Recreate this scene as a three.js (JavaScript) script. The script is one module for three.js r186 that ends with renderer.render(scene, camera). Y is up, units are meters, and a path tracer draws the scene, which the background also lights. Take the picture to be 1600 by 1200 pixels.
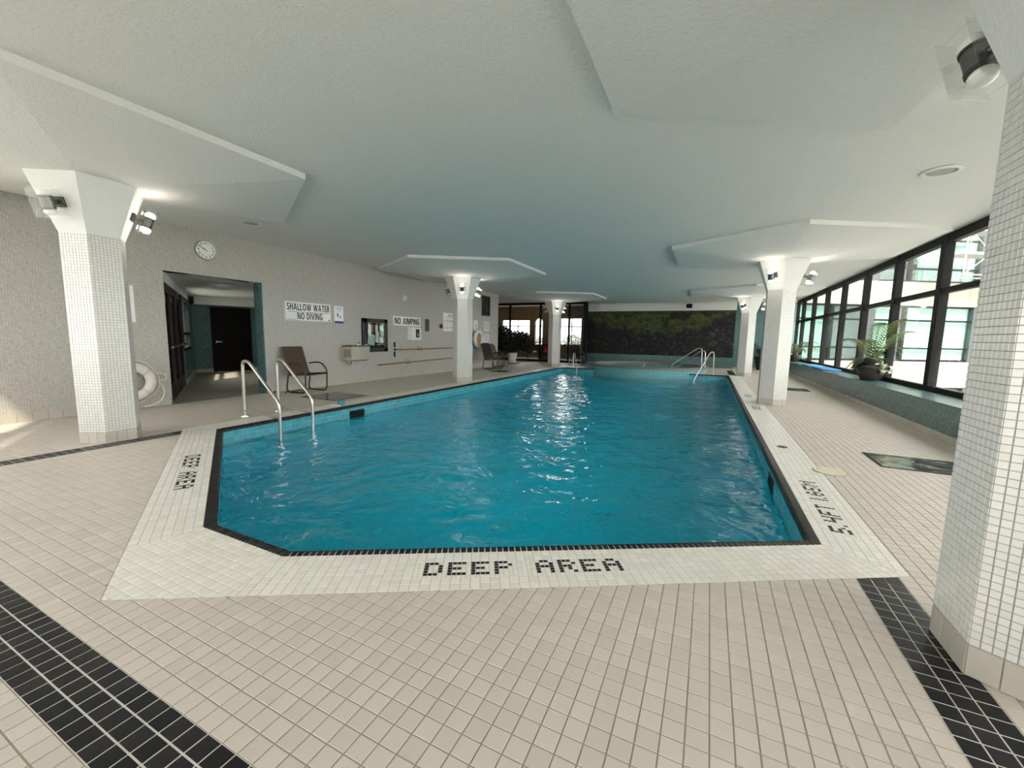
import * as THREE from 'three';
import { mergeGeometries, mergeVertices, toCreasedNormals } from 'three/addons/utils/BufferGeometryUtils.js';
import { FontLoader } from 'three/addons/loaders/FontLoader.js';
import { RoundedBoxGeometry } from 'three/addons/geometries/RoundedBoxGeometry.js';

// ------------------------------------------------------------------ camera, sky, sun, exposure
const scene = new THREE.Scene();
const renderer = new THREE.WebGLRenderer({ antialias: true });
renderer.toneMapping = THREE.LinearToneMapping;
renderer.toneMappingExposure = 1.6;
renderer.shadowMap.enabled = true;

// Plan axes: X to the right, Z along the pool away from the camera (three's -z), Y up, metres.
const camera = new THREE.PerspectiveCamera(2 * Math.atan(600 / 640) * 180 / Math.PI, 4 / 3, 0.05, 400);
{
  // the pool's long direction and the plumb line, as seen by the camera (x right, y down, z forward)
  const m = new THREE.Vector3(309, -68, 640).normalize();
  const d = new THREE.Vector3(-129, 5910, 640).normalize();
  d.addScaledVector(m, -d.dot(m)).normalize();
  const r = new THREE.Vector3().crossVectors(d, m);
  const col = (k) => new THREE.Vector3(r.getComponent(k), -d.getComponent(k), -m.getComponent(k));
  const basis = new THREE.Matrix4().makeBasis(col(0), col(1).negate(), col(2).negate());
  camera.quaternion.setFromRotationMatrix(basis);
  camera.position.set(0, 1.3, 0);
  camera.updateMatrixWorld(true);
}

scene.background = new THREE.Color(1.0, 0.99, 0.978);
scene.backgroundIntensity = 4.2;
const sun = new THREE.DirectionalLight(0xfff1dc, 7);
sun.position.set(0.4 * 30 - 2, 1.156 * 30, 30);
sun.target.position.set(-2, 0, 0);
sun.castShadow = true; sun.shadow.radius = 5;
sun.shadow.mapSize.set(2048, 2048);
Object.assign(sun.shadow.camera, { left: -30, right: 30, top: 30, bottom: -30, near: 1, far: 120 });
scene.add(sun, sun.target);

// ------------------------------------------------------------------ helpers
let seed = 12345;
const rnd = () => { seed = (seed + 0x6d2b79f5) | 0; let t = Math.imul(seed ^ (seed >>> 15), 1 | seed); t = (t + Math.imul(t ^ (t >>> 7), 61 | t)) ^ t; return ((t ^ (t >>> 14)) >>> 0) / 4294967296; };
const rr = (a, b) => a + (b - a) * rnd();
const V = (X, Y, Z) => new THREE.Vector3(X, Y, -Z);
const lin = (r, g, b) => new THREE.Color().setRGB(r, g, b);
const names = {};
const numbered = (n) => { const k = names[n] = (names[n] ?? -1) + 1; return k ? n + '_' + String(k).padStart(3, '0') : n; };
function mesh(name, geo, mat, parent = scene) {
  const o = new THREE.Mesh(geo, mat);
  o.name = parent === scene ? numbered(name) : name;
  o.castShadow = o.receiveShadow = true;
  parent.add(o);
  return o;
}
function tag(o, label, category, group) { o.userData = { label, category }; if (group) o.userData.group = group; return o; }
function struct(o, label) { o.userData = { ...o.userData, kind: 'structure' }; if (label) o.userData.label = label; return o; }
function thing(name, label, category, p = [0, 0, 0], turn = 0, group) {
  const o = new THREE.Group(); o.name = numbered(name); scene.add(o);
  o.position.copy(V(...p)); o.rotation.y = turn;
  return tag(o, label, category, group);
}
function room(name, label) { const o = new THREE.Group(); o.name = numbered(name); scene.add(o); return struct(o, label); }
const merge = (list) => mergeGeometries(list.map((g) => { const h = g.index ? g.toNonIndexed() : g; for (const k of Object.keys(h.attributes)) if (!['position', 'normal', 'uv'].includes(k)) h.deleteAttribute(k); return h; }), false);
// uv in metres from the position, by the way each face points
function uvm(geo) {
  const g = geo.index ? geo.toNonIndexed() : geo, p = g.attributes.position, n = p.count, uv = new Float32Array(n * 2);
  const a = new THREE.Vector3(), b = new THREE.Vector3(), c = new THREE.Vector3();
  for (let i = 0; i < n; i += 3) {
    a.fromBufferAttribute(p, i); b.fromBufferAttribute(p, i + 1).sub(a); c.fromBufferAttribute(p, i + 2).sub(a); b.cross(c);
    const x = Math.abs(b.x), y = Math.abs(b.y), z = Math.abs(b.z), w = y >= x && y >= z ? 1 : x >= z ? 0 : 2;
    for (let k = i; k < i + 3; k++) { uv[k * 2] = w === 0 ? p.getZ(k) : p.getX(k); uv[k * 2 + 1] = w === 1 ? p.getZ(k) : p.getY(k); }
  }
  g.setAttribute('uv', new THREE.BufferAttribute(uv, 2));
  return g;
}
const bx = (x0, x1, y0, y1, z0, z1) => new THREE.BoxGeometry(Math.abs(x1 - x0), Math.abs(y1 - y0), Math.abs(z1 - z0)).translate((x0 + x1) / 2, (y0 + y1) / 2, -(z0 + z1) / 2);
const wallBox = (...a) => uvm(bx(...a));
const rbx = (w, h, d, r = 0.01, s = 2) => new RoundedBoxGeometry(w, h, d, s, Math.min(r, w / 2.01, h / 2.01, d / 2.01));
// a plan outline [[X, Z], ...] raised from y0 to y1
function prism(pts, y0, y1, holes = []) {
  const sh = new THREE.Shape(pts.map(([x, z]) => new THREE.Vector2(x, z)));
  for (const h of holes) sh.holes.push(new THREE.Path(h.map(([x, z]) => new THREE.Vector2(x, z))));
  return uvm(new THREE.ExtrudeGeometry(sh, { depth: y1 - y0, bevelEnabled: false, curveSegments: 24 }).rotateX(-Math.PI / 2).translate(0, y0, 0));
}
// a wall of the given thickness along a plan line, thickness to the left of the direction a -> b
function wallRun(a, b, y0, y1, t) {
  const dx = b[0] - a[0], dz = b[1] - a[1], l = Math.hypot(dx, dz), nx = -dz / l * t, nz = dx / l * t;
  const g = new THREE.BoxGeometry(l, y1 - y0, t).translate(l / 2, (y0 + y1) / 2, -t / 2);
  return uvm(g).rotateY(Math.atan2(dz, dx)).translate(a[0], 0, -a[1]);
}
class Poly extends THREE.Curve { // a polyline with rounded corners
  constructor(pts, r) {
    super(); this.path = new THREE.CurvePath();
    let last = pts[0].clone();
    for (let i = 1; i < pts.length - 1; i++) {
      const p = pts[i], u = pts[i - 1].clone().sub(p), v = pts[i + 1].clone().sub(p), q = Math.min(r, u.length() * 0.49, v.length() * 0.49);
      const A = p.clone().addScaledVector(u.normalize(), q), B = p.clone().addScaledVector(v.normalize(), q);
      if (A.distanceTo(last) > 1e-4) this.path.add(new THREE.LineCurve3(last, A));
      this.path.add(new THREE.QuadraticBezierCurve3(A, p, B)); last = B;
    }
    this.path.add(new THREE.LineCurve3(last, pts[pts.length - 1].clone()));
  }
  getPoint(t, o = new THREE.Vector3()) { return o.copy(this.path.getPoint(t)); }
}
const pipe = (pts, rad, bend = 0.06, n = 40, sides = 10) => new THREE.TubeGeometry(new Poly(pts, bend), n, rad, sides, false);
const spline = (pts, rad, n = 40, sides = 8) => new THREE.TubeGeometry(new THREE.CatmullRomCurve3(pts), n, rad, sides, false);
const cyl = (r0, r1, h, n = 24) => new THREE.CylinderGeometry(r0, r1, h, n);
const rod = (a, b, r, n = 8) => { const d = b.clone().sub(a), l = d.length(); return new THREE.CylinderGeometry(r, r, l, n).applyQuaternion(new THREE.Quaternion().setFromUnitVectors(new THREE.Vector3(0, 1, 0), d.normalize())).translate((a.x + b.x) / 2, (a.y + b.y) / 2, (a.z + b.z) / 2); };

// ------------------------------------------------------------------ textures
const hash = (x, y, s = 0) => { let h = Math.imul(x, 374761393) + Math.imul(y, 668265263) + Math.imul(s, 974711); h = Math.imul(h ^ (h >>> 13), 1274126177); return ((h ^ (h >>> 16)) >>> 0) / 4294967296; };
function vnoise(x, y, per, s = 0) {
  const xi = Math.floor(x), yi = Math.floor(y), fx = x - xi, fy = y - yi, u = fx * fx * (3 - 2 * fx), v = fy * fy * (3 - 2 * fy), w = (a) => ((a % per) + per) % per;
  const h = (a, b) => hash(w(a), w(b), s);
  return (h(xi, yi) * (1 - u) + h(xi + 1, yi) * u) * (1 - v) + (h(xi, yi + 1) * (1 - u) + h(xi + 1, yi + 1) * u) * v;
}
const fbm = (u, v, per, oct, s = 0) => { let a = 0, w = 0.5, t = 0; for (let o = 0; o < oct; o++) { a += w * vnoise(u * per, v * per, per, s + o); t += w; w /= 2; per *= 2; } return a / t; };
function tex(n, fn, { srgb = false, size = 1, sizeY } = {}) {
  const [w, h] = Array.isArray(n) ? n : [n, n], d = new Uint8Array(w * h * 4);
  for (let j = 0; j < h; j++) for (let i = 0; i < w; i++) {
    const c = fn((i + 0.5) / w, (j + 0.5) / h), k = (j * w + i) * 4, a = Array.isArray(c) ? c : [c, c, c];
    for (let q = 0; q < 3; q++) d[k + q] = Math.max(0, Math.min(255, a[q] * 255));
    d[k + 3] = 255;
  }
  const t = new THREE.DataTexture(d, w, h, THREE.RGBAFormat);
  t.wrapS = t.wrapT = THREE.RepeatWrapping; t.magFilter = THREE.LinearFilter; t.minFilter = THREE.LinearMipmapLinearFilter; t.generateMipmaps = true;
  if (srgb) t.colorSpace = THREE.SRGBColorSpace;
  t.repeat.set(1 / size, 1 / (sizeY ?? size)); t.needsUpdate = true;
  return t;
}
function canvas(w, h, draw) {
  const c = document.createElement('canvas'); c.width = w; c.height = h;
  draw(c.getContext('2d'), w, h);
  const t = new THREE.CanvasTexture(c); t.colorSpace = THREE.SRGBColorSpace; t.magFilter = THREE.LinearFilter;
  return t;
}
const mosaic = (cells, joint, base, spread, s) => ({
  map: (size) => tex(512, (u, v) => {
    const a = u * cells, b = v * cells, fx = a % 1, fy = b % 1, j = fx < joint || fy < joint, k = 1 + (hash(Math.floor(a), Math.floor(b), s) - 0.5) * spread;
    const n = 0.94 + 0.12 * fbm(u, v, 32, 2, s);
    return base.map((c, q) => (j ? c * 0.82 + 0.03 : c * k * (1 + (hash(Math.floor(a), Math.floor(b), s + q + 5) - 0.5) * spread * 0.25)) * n);
  }, { srgb: true, size }),
  bump: (size) => tex(512, (u, v) => {
    const a = u * cells, b = v * cells, fx = a % 1, fy = b % 1;
    return fx < joint || fy < joint ? 0.1 : 0.55 + 0.45 * hash(Math.floor(a), Math.floor(b), s + 2);
  }, { size }),
});
const std = (o) => new THREE.MeshStandardMaterial(o);
const phys = (o) => new THREE.MeshPhysicalMaterial(o);

const popcornBump = tex(512, (u, v) => { const a = fbm(u, v, 40, 3, 3), b = fbm(u, v, 90, 2, 9); return Math.pow(a, 1.3) * 0.6 + b * 0.4; }, { size: 0.8 });
const wallMos = mosaic(18, 0.14, [0.745, 0.73, 0.70], 0.07, 11), tealMos = mosaic(20, 0.12, [0.3, 0.42, 0.42], 0.3, 23);
const fineNoise = tex(256, (u, v) => 0.9 + 0.1 * fbm(u, v, 24, 3, 41), { size: 0.5 });
const waterBump = tex(512, (u, v) => { const w = fbm(u, v, 5, 2, 77); return fbm(u + w * 0.08, v * 1.0 + w * 0.06, 9, 3, 50); }, { size: 1.6 });
const weave = tex(128, (u, v) => { const a = Math.sin(u * Math.PI * 32), b = Math.sin(v * Math.PI * 32); return 0.75 + 0.25 * (a * b); }, { size: 0.12 });

const M = {
  ceiling: std({ color: lin(0.74, 0.74, 0.71), roughness: 0.95, bumpMap: popcornBump, bumpScale: 0.0035 }),
  plaster: std({ color: lin(0.78, 0.77, 0.73), roughness: 0.85 }),
  wall: std({ map: wallMos.map(0.5), roughness: 0.75, bumpMap: wallMos.bump(0.5), bumpScale: 0.0025 }),
  teal: std({ map: tealMos.map(0.5), roughness: 0.22, bumpMap: tealMos.bump(0.5), bumpScale: 0.001 }),
  black: std({ color: lin(0.016, 0.015, 0.017), roughness: 0.32 }),
  frame: phys({ color: lin(0.008, 0.0075, 0.008), roughness: 0.6, specularIntensity: 0.35 }),
  glass: phys({ color: lin(0.97, 0.98, 0.97), roughness: 0.02, transmission: 1, thickness: 0, ior: 1.5 }),
  acrylic: phys({ color: lin(0.96, 0.97, 0.96), roughness: 0.03, transmission: 1, thickness: 0, ior: 1.49 }),
  steel: std({ color: lin(0.62, 0.6, 0.56), roughness: 0.28, metalness: 1 }),
  bronze: std({ color: lin(0.08, 0.07, 0.058), roughness: 0.45, metalness: 0.6 }),
  satin: std({ color: lin(0.17, 0.165, 0.16), roughness: 0.35, metalness: 0.9 }),
  bulb: std({ color: lin(0.9, 0.88, 0.84), roughness: 0.3 }),
  lit: std({ color: lin(0.9, 0.88, 0.84), roughness: 0.3, emissive: new THREE.Color(1, 0.93, 0.84), emissiveIntensity: 7 }),
  white: std({ color: lin(0.8, 0.8, 0.78), roughness: 0.5 }),
  basin: std({ map: mosaic(14, 0.06, [0.56, 0.93, 0.985], 0.04, 61).map(0.7), roughness: 0.5 }),
  grout: std({ color: lin(0.3, 0.265, 0.22), roughness: 0.9 }),
  shaftGrout: std({ color: lin(0.36, 0.345, 0.32), roughness: 0.9 }),
  lightGrout: std({ color: lin(0.55, 0.53, 0.49), roughness: 0.9 }),
};
const tint = (list, o) => list.map((c) => phys({ color: lin(...c), roughness: 0.32, ...o }));
const beige = [[0.52, 0.468, 0.41], [0.54, 0.485, 0.425], [0.505, 0.453, 0.395], [0.53, 0.478, 0.42]];
const pale = [[0.7, 0.665, 0.6], [0.73, 0.69, 0.63], [0.67, 0.63, 0.57]];
const dark = [[0.013, 0.012, 0.014], [0.018, 0.016, 0.018], [0.01, 0.01, 0.012]];
const chalk = [[0.69, 0.675, 0.635], [0.705, 0.69, 0.65], [0.675, 0.66, 0.62]];
const skirt = [[0.47, 0.435, 0.38], [0.5, 0.46, 0.4]];
const aqua = [[0.055, 0.33, 0.4], [0.065, 0.37, 0.44], [0.05, 0.3, 0.37]];

// ------------------------------------------------------------------ tiles, each with its own edges
const PITCH = 0.0735, JOINT = 0.0042;
// a tile lying in the x-z plane with its top at y = 0 and a bevelled rim; outline counter-clockwise in plan [X, Z]
function tileGeo(pts, rim = 0.0016, deep = 0.003) {
  const n = pts.length, cx = pts.reduce((s, p) => s + p[0], 0) / n, cz = pts.reduce((s, p) => s + p[1], 0) / n, pos = [], nor = [], v = [];
  const inner = pts.map(([x, z]) => { const dx = x - cx, dz = z - cz, l = Math.hypot(dx, dz) || 1, k = Math.max(0, l - rim * 1.4) / l; return [cx + dx * k, cz + dz * k]; });
  const put = (x, y, z, q) => { pos.push(x, y, -z); nor.push(q[0], q[1], -q[2]); };
  for (let i = 1; i < n - 1; i++) for (const k of [0, i, i + 1]) put(inner[k][0], 0, inner[k][1], [0, 1, 0]);
  for (let i = 0; i < n; i++) {
    const a = pts[i], b = pts[(i + 1) % n], c = inner[i], d = inner[(i + 1) % n], ex = b[0] - a[0], ez = b[1] - a[1], l = Math.hypot(ex, ez) || 1, q = [ez / l * 0.75, 0.66, -ex / l * 0.75];
    put(a[0], -deep, a[1], q); put(b[0], -deep, b[1], q); put(d[0], 0, d[1], q);
    put(a[0], -deep, a[1], q); put(d[0], 0, d[1], q); put(c[0], 0, c[1], q);
  }
  const g = new THREE.BufferGeometry();
  g.setAttribute('position', new THREE.Float32BufferAttribute(pos, 3)); g.setAttribute('normal', new THREE.Float32BufferAttribute(nor, 3));
  return g;
}
const rectPts = (w, h) => [[-w / 2, -h / 2], [w / 2, -h / 2], [w / 2, h / 2], [-w / 2, h / 2]];
const clipPoly = (pts, nx, nz, c) => { // keeps nx*X + nz*Z >= c
  const out = [];
  for (let i = 0; i < pts.length; i++) {
    const a = pts[i], b = pts[(i + 1) % pts.length], da = nx * a[0] + nz * a[1] - c, db = nx * b[0] + nz * b[1] - c;
    if (da >= 0) out.push(a);
    if ((da > 0 && db < 0) || (da < 0 && db > 0)) { const t = da / (da - db); out.push([a[0] + (b[0] - a[0]) * t, a[1] + (b[1] - a[1]) * t]); }
  }
  return out;
};
const areaOf = (p) => { let s = 0; for (let i = 0; i < p.length; i++) { const a = p[i], b = p[(i + 1) % p.length]; s += a[0] * b[1] - b[0] * a[1]; } return s / 2; };
const viewProj = new THREE.Matrix4().multiplyMatrices(camera.projectionMatrix, camera.matrixWorldInverse.copy(camera.matrixWorld).invert());
function shownArea(c, u, w) { // rough size in the picture of a small patch at c with half-edges u and w
  const p = c.clone().applyMatrix4(viewProj);
  if (p.z > 1 || Math.abs(p.x) > 1 || Math.abs(p.y) > 1) return 0;
  const a = c.clone().add(u).applyMatrix4(viewProj), b = c.clone().add(w).applyMatrix4(viewProj);
  return Math.abs((a.x - p.x) * (b.y - p.y) - (a.y - p.y) * (b.x - p.x));
}
class TileSet {
  constructor(colors, look) { this.colors = colors; this.mats = tint(colors, look); this.mass = phys({ color: lin(1, 1, 1), roughness: 0.32, ...look, vertexColors: true }); this.items = []; this.shapes = {}; }
  shape(key, make) { return this.shapes[key] ??= make(); }
  // geo in its own axes, placed by matrix; size is the edge for ranking
  add(geo, matrix, size) {
    const c = new THREE.Vector3().setFromMatrixPosition(matrix), e = matrix.elements, h = size / 2;
    this.items.push({ geo, matrix, v: Math.floor(rnd() * this.colors.length), k: rr(0.97, 1.03), a: shownArea(c, new THREE.Vector3(e[0], e[1], e[2]).multiplyScalar(h), new THREE.Vector3(e[8], e[9], e[10]).multiplyScalar(h)) });
  }
  // the `most` that show largest become parts of their own, the rest one part
  build(parent, name, restName, most = 300) {
    this.items.sort((p, q) => q.a - p.a);
    const single = this.items.filter((t, i) => i < most && t.a > 0), rest = this.items.slice(single.length);
    for (const t of single) { const o = mesh(name, t.geo, this.mats[t.v], parent); t.matrix.decompose(o.position, o.quaternion, o.scale); }
    if (!rest.length) return;
    let n = 0; for (const t of rest) n += t.geo.attributes.position.count;
    const pos = new Float32Array(n * 3), nor = new Float32Array(n * 3), col = new Float32Array(n * 3), p = new THREE.Vector3(); let at = 0;
    for (const t of rest) {
      const gp = t.geo.attributes.position, gn = t.geo.attributes.normal, c = this.colors[t.v];
      for (let i = 0; i < gp.count; i++, at++) {
        p.fromBufferAttribute(gp, i).applyMatrix4(t.matrix).toArray(pos, at * 3);
        p.fromBufferAttribute(gn, i).transformDirection(t.matrix).toArray(nor, at * 3);
        col[at * 3] = c[0] * t.k; col[at * 3 + 1] = c[1] * t.k; col[at * 3 + 2] = c[2] * t.k;
      }
    }
    const g = new THREE.BufferGeometry();
    g.setAttribute('position', new THREE.BufferAttribute(pos, 3)); g.setAttribute('normal', new THREE.BufferAttribute(nor, 3)); g.setAttribute('color', new THREE.BufferAttribute(col, 3));
    mesh(restName, g, this.mass, parent).userData = { kind: 'stuff' };
  }
}
const flat = (X, Z, turn = 0, y = 0) => new THREE.Matrix4().makeRotationY(turn).setPosition(X, y, -Z);

// ------------------------------------------------------------------ plan of the room
const CX = -2.57, HALF = 3.31, Z0 = 3.15, ZF = 17.4, S = Math.tan(Math.PI / 6), CH = 0.4;
const CEIL = 3.13, XL = -8.5, XR = 3.5, LEDGE = 2.94, ZEND = 22.6;
const zTip = Z0 - (HALF - CH) * S;
const poolPts = [[CX - CH, zTip], [CX + CH, zTip], [CX + HALF, Z0], [CX + HALF, ZF], [CX - HALF, ZF], [CX - HALF, Z0]];
const BW = 5 * PITCH, BP = BW / 7, XO = HALF + BW, zApex = Z0 - HALF * S - BW / Math.cos(Math.PI / 6);
const inset = (d) => { const zc = zTip + d, k = (zc - (Z0 - HALF * S) - d / Math.cos(Math.PI / 6)) / S, h = HALF - d, zs = Z0 - HALF * S + d / Math.cos(Math.PI / 6) + h * S; return [[CX - k, zc], [CX + k, zc], [CX + h, zs], [CX + h, ZF - d], [CX - h, ZF - d], [CX - h, zs]]; };
const tankPts = inset(0.06);
const borderPts = [[CX, zApex], [CX + XO, zApex + XO * S], [CX + XO, ZF + BW], [CX - XO, ZF + BW], [CX - XO, zApex + XO * S]];
const backL = [XL, 0.8], backM = [CX, 0.8 - (CX - XL) * S], backR = [XR, backM[1] + (XR - CX) * S];
const lnk = [-14.31, 7.18], rnk = [-13.75, 8.95]; // the corridor's far corners
const floorPts = [backM, backR, [XR, ZEND], [-12.4, ZEND - 1.8], [-12.4, 16.25], [XL, 16.25], [XL, 5.6], rnk, lnk, [XL, 3.87], backL];

// ------------------------------------------------------------------ floor
const floor = room('floor', 'pale beige square floor tiles with black tile bands and a white tiled pool border');
mesh('bed', prism(floorPts, -0.25, -0.0022, [[...poolPts].reverse()]), M.grout, floor);
const halfPlanes = (pts) => pts.map((a, i) => { const b = pts[(i + 1) % pts.length], l = Math.hypot(b[0] - a[0], b[1] - a[1]), nx = -(b[1] - a[1]) / l, nz = (b[0] - a[0]) / l; return [nx, nz, nx * a[0] + nz * a[1]]; }); // inward for counter-clockwise
const borderHP = halfPlanes(borderPts), inConvex = (hp, x, z, m = 0) => hp.every(([a, b, c]) => a * x + b * z >= c + m);
const insideRoom = (x, z) => x > XL && x < LEDGE && z < ZEND && z > backL[1] - (x - XL) * S && z > backM[1] + (x - CX) * S;
{
  const plain = new TileSet(beige, { roughness: 0.48, specularIntensity: 0.7 }), bands = new TileSet(dark, { roughness: 0.3, specularIntensity: 0.4 });
  const e = PITCH - JOINT, full = tileGeo(rectPts(e, e)), gx = 0.82, gz = 0.66;
  const groutBands = [];
  const isBand = (x, z) => (x > gx && x < gx + 3 * PITCH) || (x > gx - 95 * PITCH && x < gx - 92 * PITCH) || (z < gz && z > gz - 3 * PITCH);
  for (let i = -130; i < 32; i++) for (let j = -50; j < 300; j++) {
    const x = gx + (i + 0.5) * PITCH, z = gz + (j + 0.5) * PITCH;
    if (!insideRoom(x, z)) continue;
    if (Math.abs(x - CX) > XO + 0.1 || z < zApex - 0.1 || z > ZF + BW + 0.1 || !inConvex(borderHP, x, z, -0.06)) {
      const black = isBand(x, z) && z < 3.1;
      if (z > ZF + 0.3 && Math.hypot(x + 2.52, z - 19.0) < 2.4) continue;
      (black ? bands : plain).add(full, flat(x, z, 0, rr(-0.0004, 0.0004)), e); continue;
    }
    if (inConvex(borderHP, x, z, 0.06)) continue;
    let left = rectPts(e, e).map(([a, b]) => [a + x, b + z]);
    for (const [a, b, c] of borderHP) {
      const piece = clipPoly(left, -a, -b, -c + JOINT / 2);
      if (piece.length > 2 && areaOf(piece) > 1e-4) {
        const black = isBand(x, z) && z < 3.1, g = tileGeo(piece.map(([p, q]) => [p - x, q - z]));
        (black ? bands : plain).add(g, flat(x, z), e);
      }
      left = clipPoly(left, a, b, c - JOINT / 2);
      if (left.length < 3) break;
    }
  }
  // light joints under the black bands
  const y0 = -0.0022, y1 = -0.0014, cut = (pts) => { let p = pts; return p; };
  groutBands.push(bx(gx, gx + 3 * PITCH, y0, y1, -0.6, zApex + (gx - CX) * S + 0.02), bx(gx - 95 * PITCH, gx - 92 * PITCH, y0, y1, -0.5, zApex + (CX - gx + 92 * PITCH) * S), bx(-7.4, 2.9, y0, y1, gz - 3 * PITCH, gz));
  mesh('light_joints', merge(groutBands), M.lightGrout, floor);
  plain.build(floor, 'tile', 'tile_field'); bands.build(floor, 'black_tile', 'black_tile_field', 260);

  // ---- the white border round the pool, laid parallel to each edge
  const white = new TileSet(pale, { roughness: 0.3 }), ink = new TileSet(dark, { roughness: 0.4, specularIntensity: 0.4 }), small = new TileSet(pale, { roughness: 0.3 });
  mesh('border_bed', prism(borderPts, -0.0022, -0.0012, [[...poolPts].reverse()]), M.lightGrout, floor);
  const FONT = {
    D: ['###.', '#..#', '#..#', '#..#', '###.'], E: ['####', '#...', '###.', '#...', '####'], P: ['###.', '#..#', '###.', '#...', '#...'], A: ['.##.', '#..#', '####', '#..#', '#..#'],
    R: ['###.', '#..#', '###.', '#.#.', '#..#'], 5: ['####', '#...', '###.', '...#', '###.'], 4: ['#..#', '#..#', '####', '...#', '...#'], F: ['####', '#...', '###.', '#...', '#...'], T: ['###', '.#.', '.#.', '.#.', '.#.'],
    1: ['#', '#', '#', '#', '#'], 6: ['.##.', '#...', '####', '#..#', '.##.'], M: ['#...#', '##.##', '#.#.#', '#...#', '#...#'], '.': ['.', '.', '.', '.', '#'], ' ': ['...', '...', '...', '...', '...'],
  };
  const Q = BP / 2, be = BP - 0.0038, bfull = tileGeo(rectPts(be, be)), qe = Q - 0.0028, sq = tileGeo(rectPts(qe, qe), 0.001, 0.003);
  // a stretch of border: origin at its inner edge, u along it, o outwards; kept where every half-plane holds
  function stretch(origin, u, len0, len1, rows, keep, texts = []) {
    const o = [u[1], -u[0]], turn = Math.atan2(u[1], u[0]), at = (s, t) => [origin[0] + u[0] * s + o[0] * t, origin[1] + u[1] * s + o[1] * t];
    const blocks = texts.map(({ s, text, t0 = 4 * Q }) => { const w = [...text].reduce((q, c) => q + FONT[c][0].length + 1, 0) - 1; return { s0: s, s1: s + w * Q, t0, t1: t0 + 5 * Q, text }; });
    const emit = (set, s, t, ws, wt, g, yy) => {
      const [x, z] = at(s, t);
      let pts = rectPts(ws, wt).map(([a, b]) => [x + u[0] * a + o[0] * -b, z + u[1] * a + o[1] * -b]), whole = true;
      for (const [a, b, c] of keep) { const q = clipPoly(pts, a, b, c + JOINT / 2); if (q.length < pts.length || areaOf(q) < areaOf(pts) - 1e-9) whole = false; pts = q; if (pts.length < 3) return; }
      if (areaOf(pts) < 8e-5) return;
      if (whole && g) set.add(g, flat(x, z, turn, yy), Math.min(ws, wt));
      else set.add(tileGeo(pts.map(([p, q]) => [p - x, q - z])), flat(x, z, 0, yy), Math.min(ws, wt) * 0.8);
    };
    for (let s = len0; s < len1; s += BP) for (let r = 0; r < rows; r++) {
      const a0 = s, a1 = s + BP, b0 = r * BP, b1 = b0 + BP;
      const hit = blocks.find((k) => a1 > k.s0 - Q + 1e-3 && a0 < k.s1 + Q - 1e-3 && b1 > k.t0 + 1e-3 && b0 < k.t1 - 1e-3);
      if (!hit) { emit(white, s + BP / 2, b0 + BP / 2, be, be, bfull, rr(-0.0003, 0.0003)); continue; }
      for (const ds of [0.5, 1.5]) for (const dt of [0.5, 1.5]) {
        const ss = s + ds * Q, tt = b0 + dt * Q;
        let on = false;
        if (tt > hit.t0 && tt < hit.t1 && ss > hit.s0 && ss < hit.s1) {
          let col = Math.floor((ss - hit.s0) / Q + 1e-6); const row = Math.floor((tt - hit.t0) / Q + 1e-6);
          for (const c of hit.text) { const gl = FONT[c], w = gl[0].length; if (col < w) { on = gl[row][col] === '#'; break; } col -= w + 1; if (col < 0) break; }
        }
        emit(on ? ink : small, ss, tt, qe, qe, sq, 0);
      }
    }
  }
  const snap = (s) => Math.round(s / BP) * BP;
  const P = poolPts, ul = (a, b) => { const l = Math.hypot(b[0] - a[0], b[1] - a[1]); return [(b[0] - a[0]) / l, (b[1] - a[1]) / l, l]; };
  const bis = (p, a, b) => { // half-plane whose line runs through p along the bisector of directions a, b; positive on the side of a
    const x = a[0] - b[0], z = a[1] - b[1], l = Math.hypot(x, z); return [x / l, z / l, (x * p[0] + z * p[1]) / l];
  };
  const dirs = P.map((a, i) => ul(a, P[(i + 1) % P.length]));
  const neg = (d) => [-d[0], -d[1]];
  const outer = borderHP;
  P.forEach((a, i) => {
    const d = dirs[i], prev = dirs[(i + 5) % 6], b = P[(i + 1) % 6], next = dirs[(i + 1) % 6];
    const keep = [bis(a, d, neg(prev)), bis(b, neg(d), next), ...outer];
    const texts = i === 1 ? [{ s: snap(0.835), text: 'DEEP AREA' }] : i === 5 ? [{ s: snap(1.29), text: 'DEEP AREA' }] : i === 2 ? [{ s: snap(0.27), text: '5.4FT 1.65M' }, { s: snap(5.9), text: 'DEEP' }, { s: snap(7.8), text: 'AREA' }] : [];
    stretch(a, d, -snap(1.0), d[2] + 1.0, i === 0 ? 16 : 7, keep, texts);
  });
  white.build(floor, 'border_tile', 'border_tile_field'); ink.build(floor, 'letter_tile', 'letter_tile_field'); small.build(floor, 'small_border_tile', 'small_border_tile_field');
}

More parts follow.
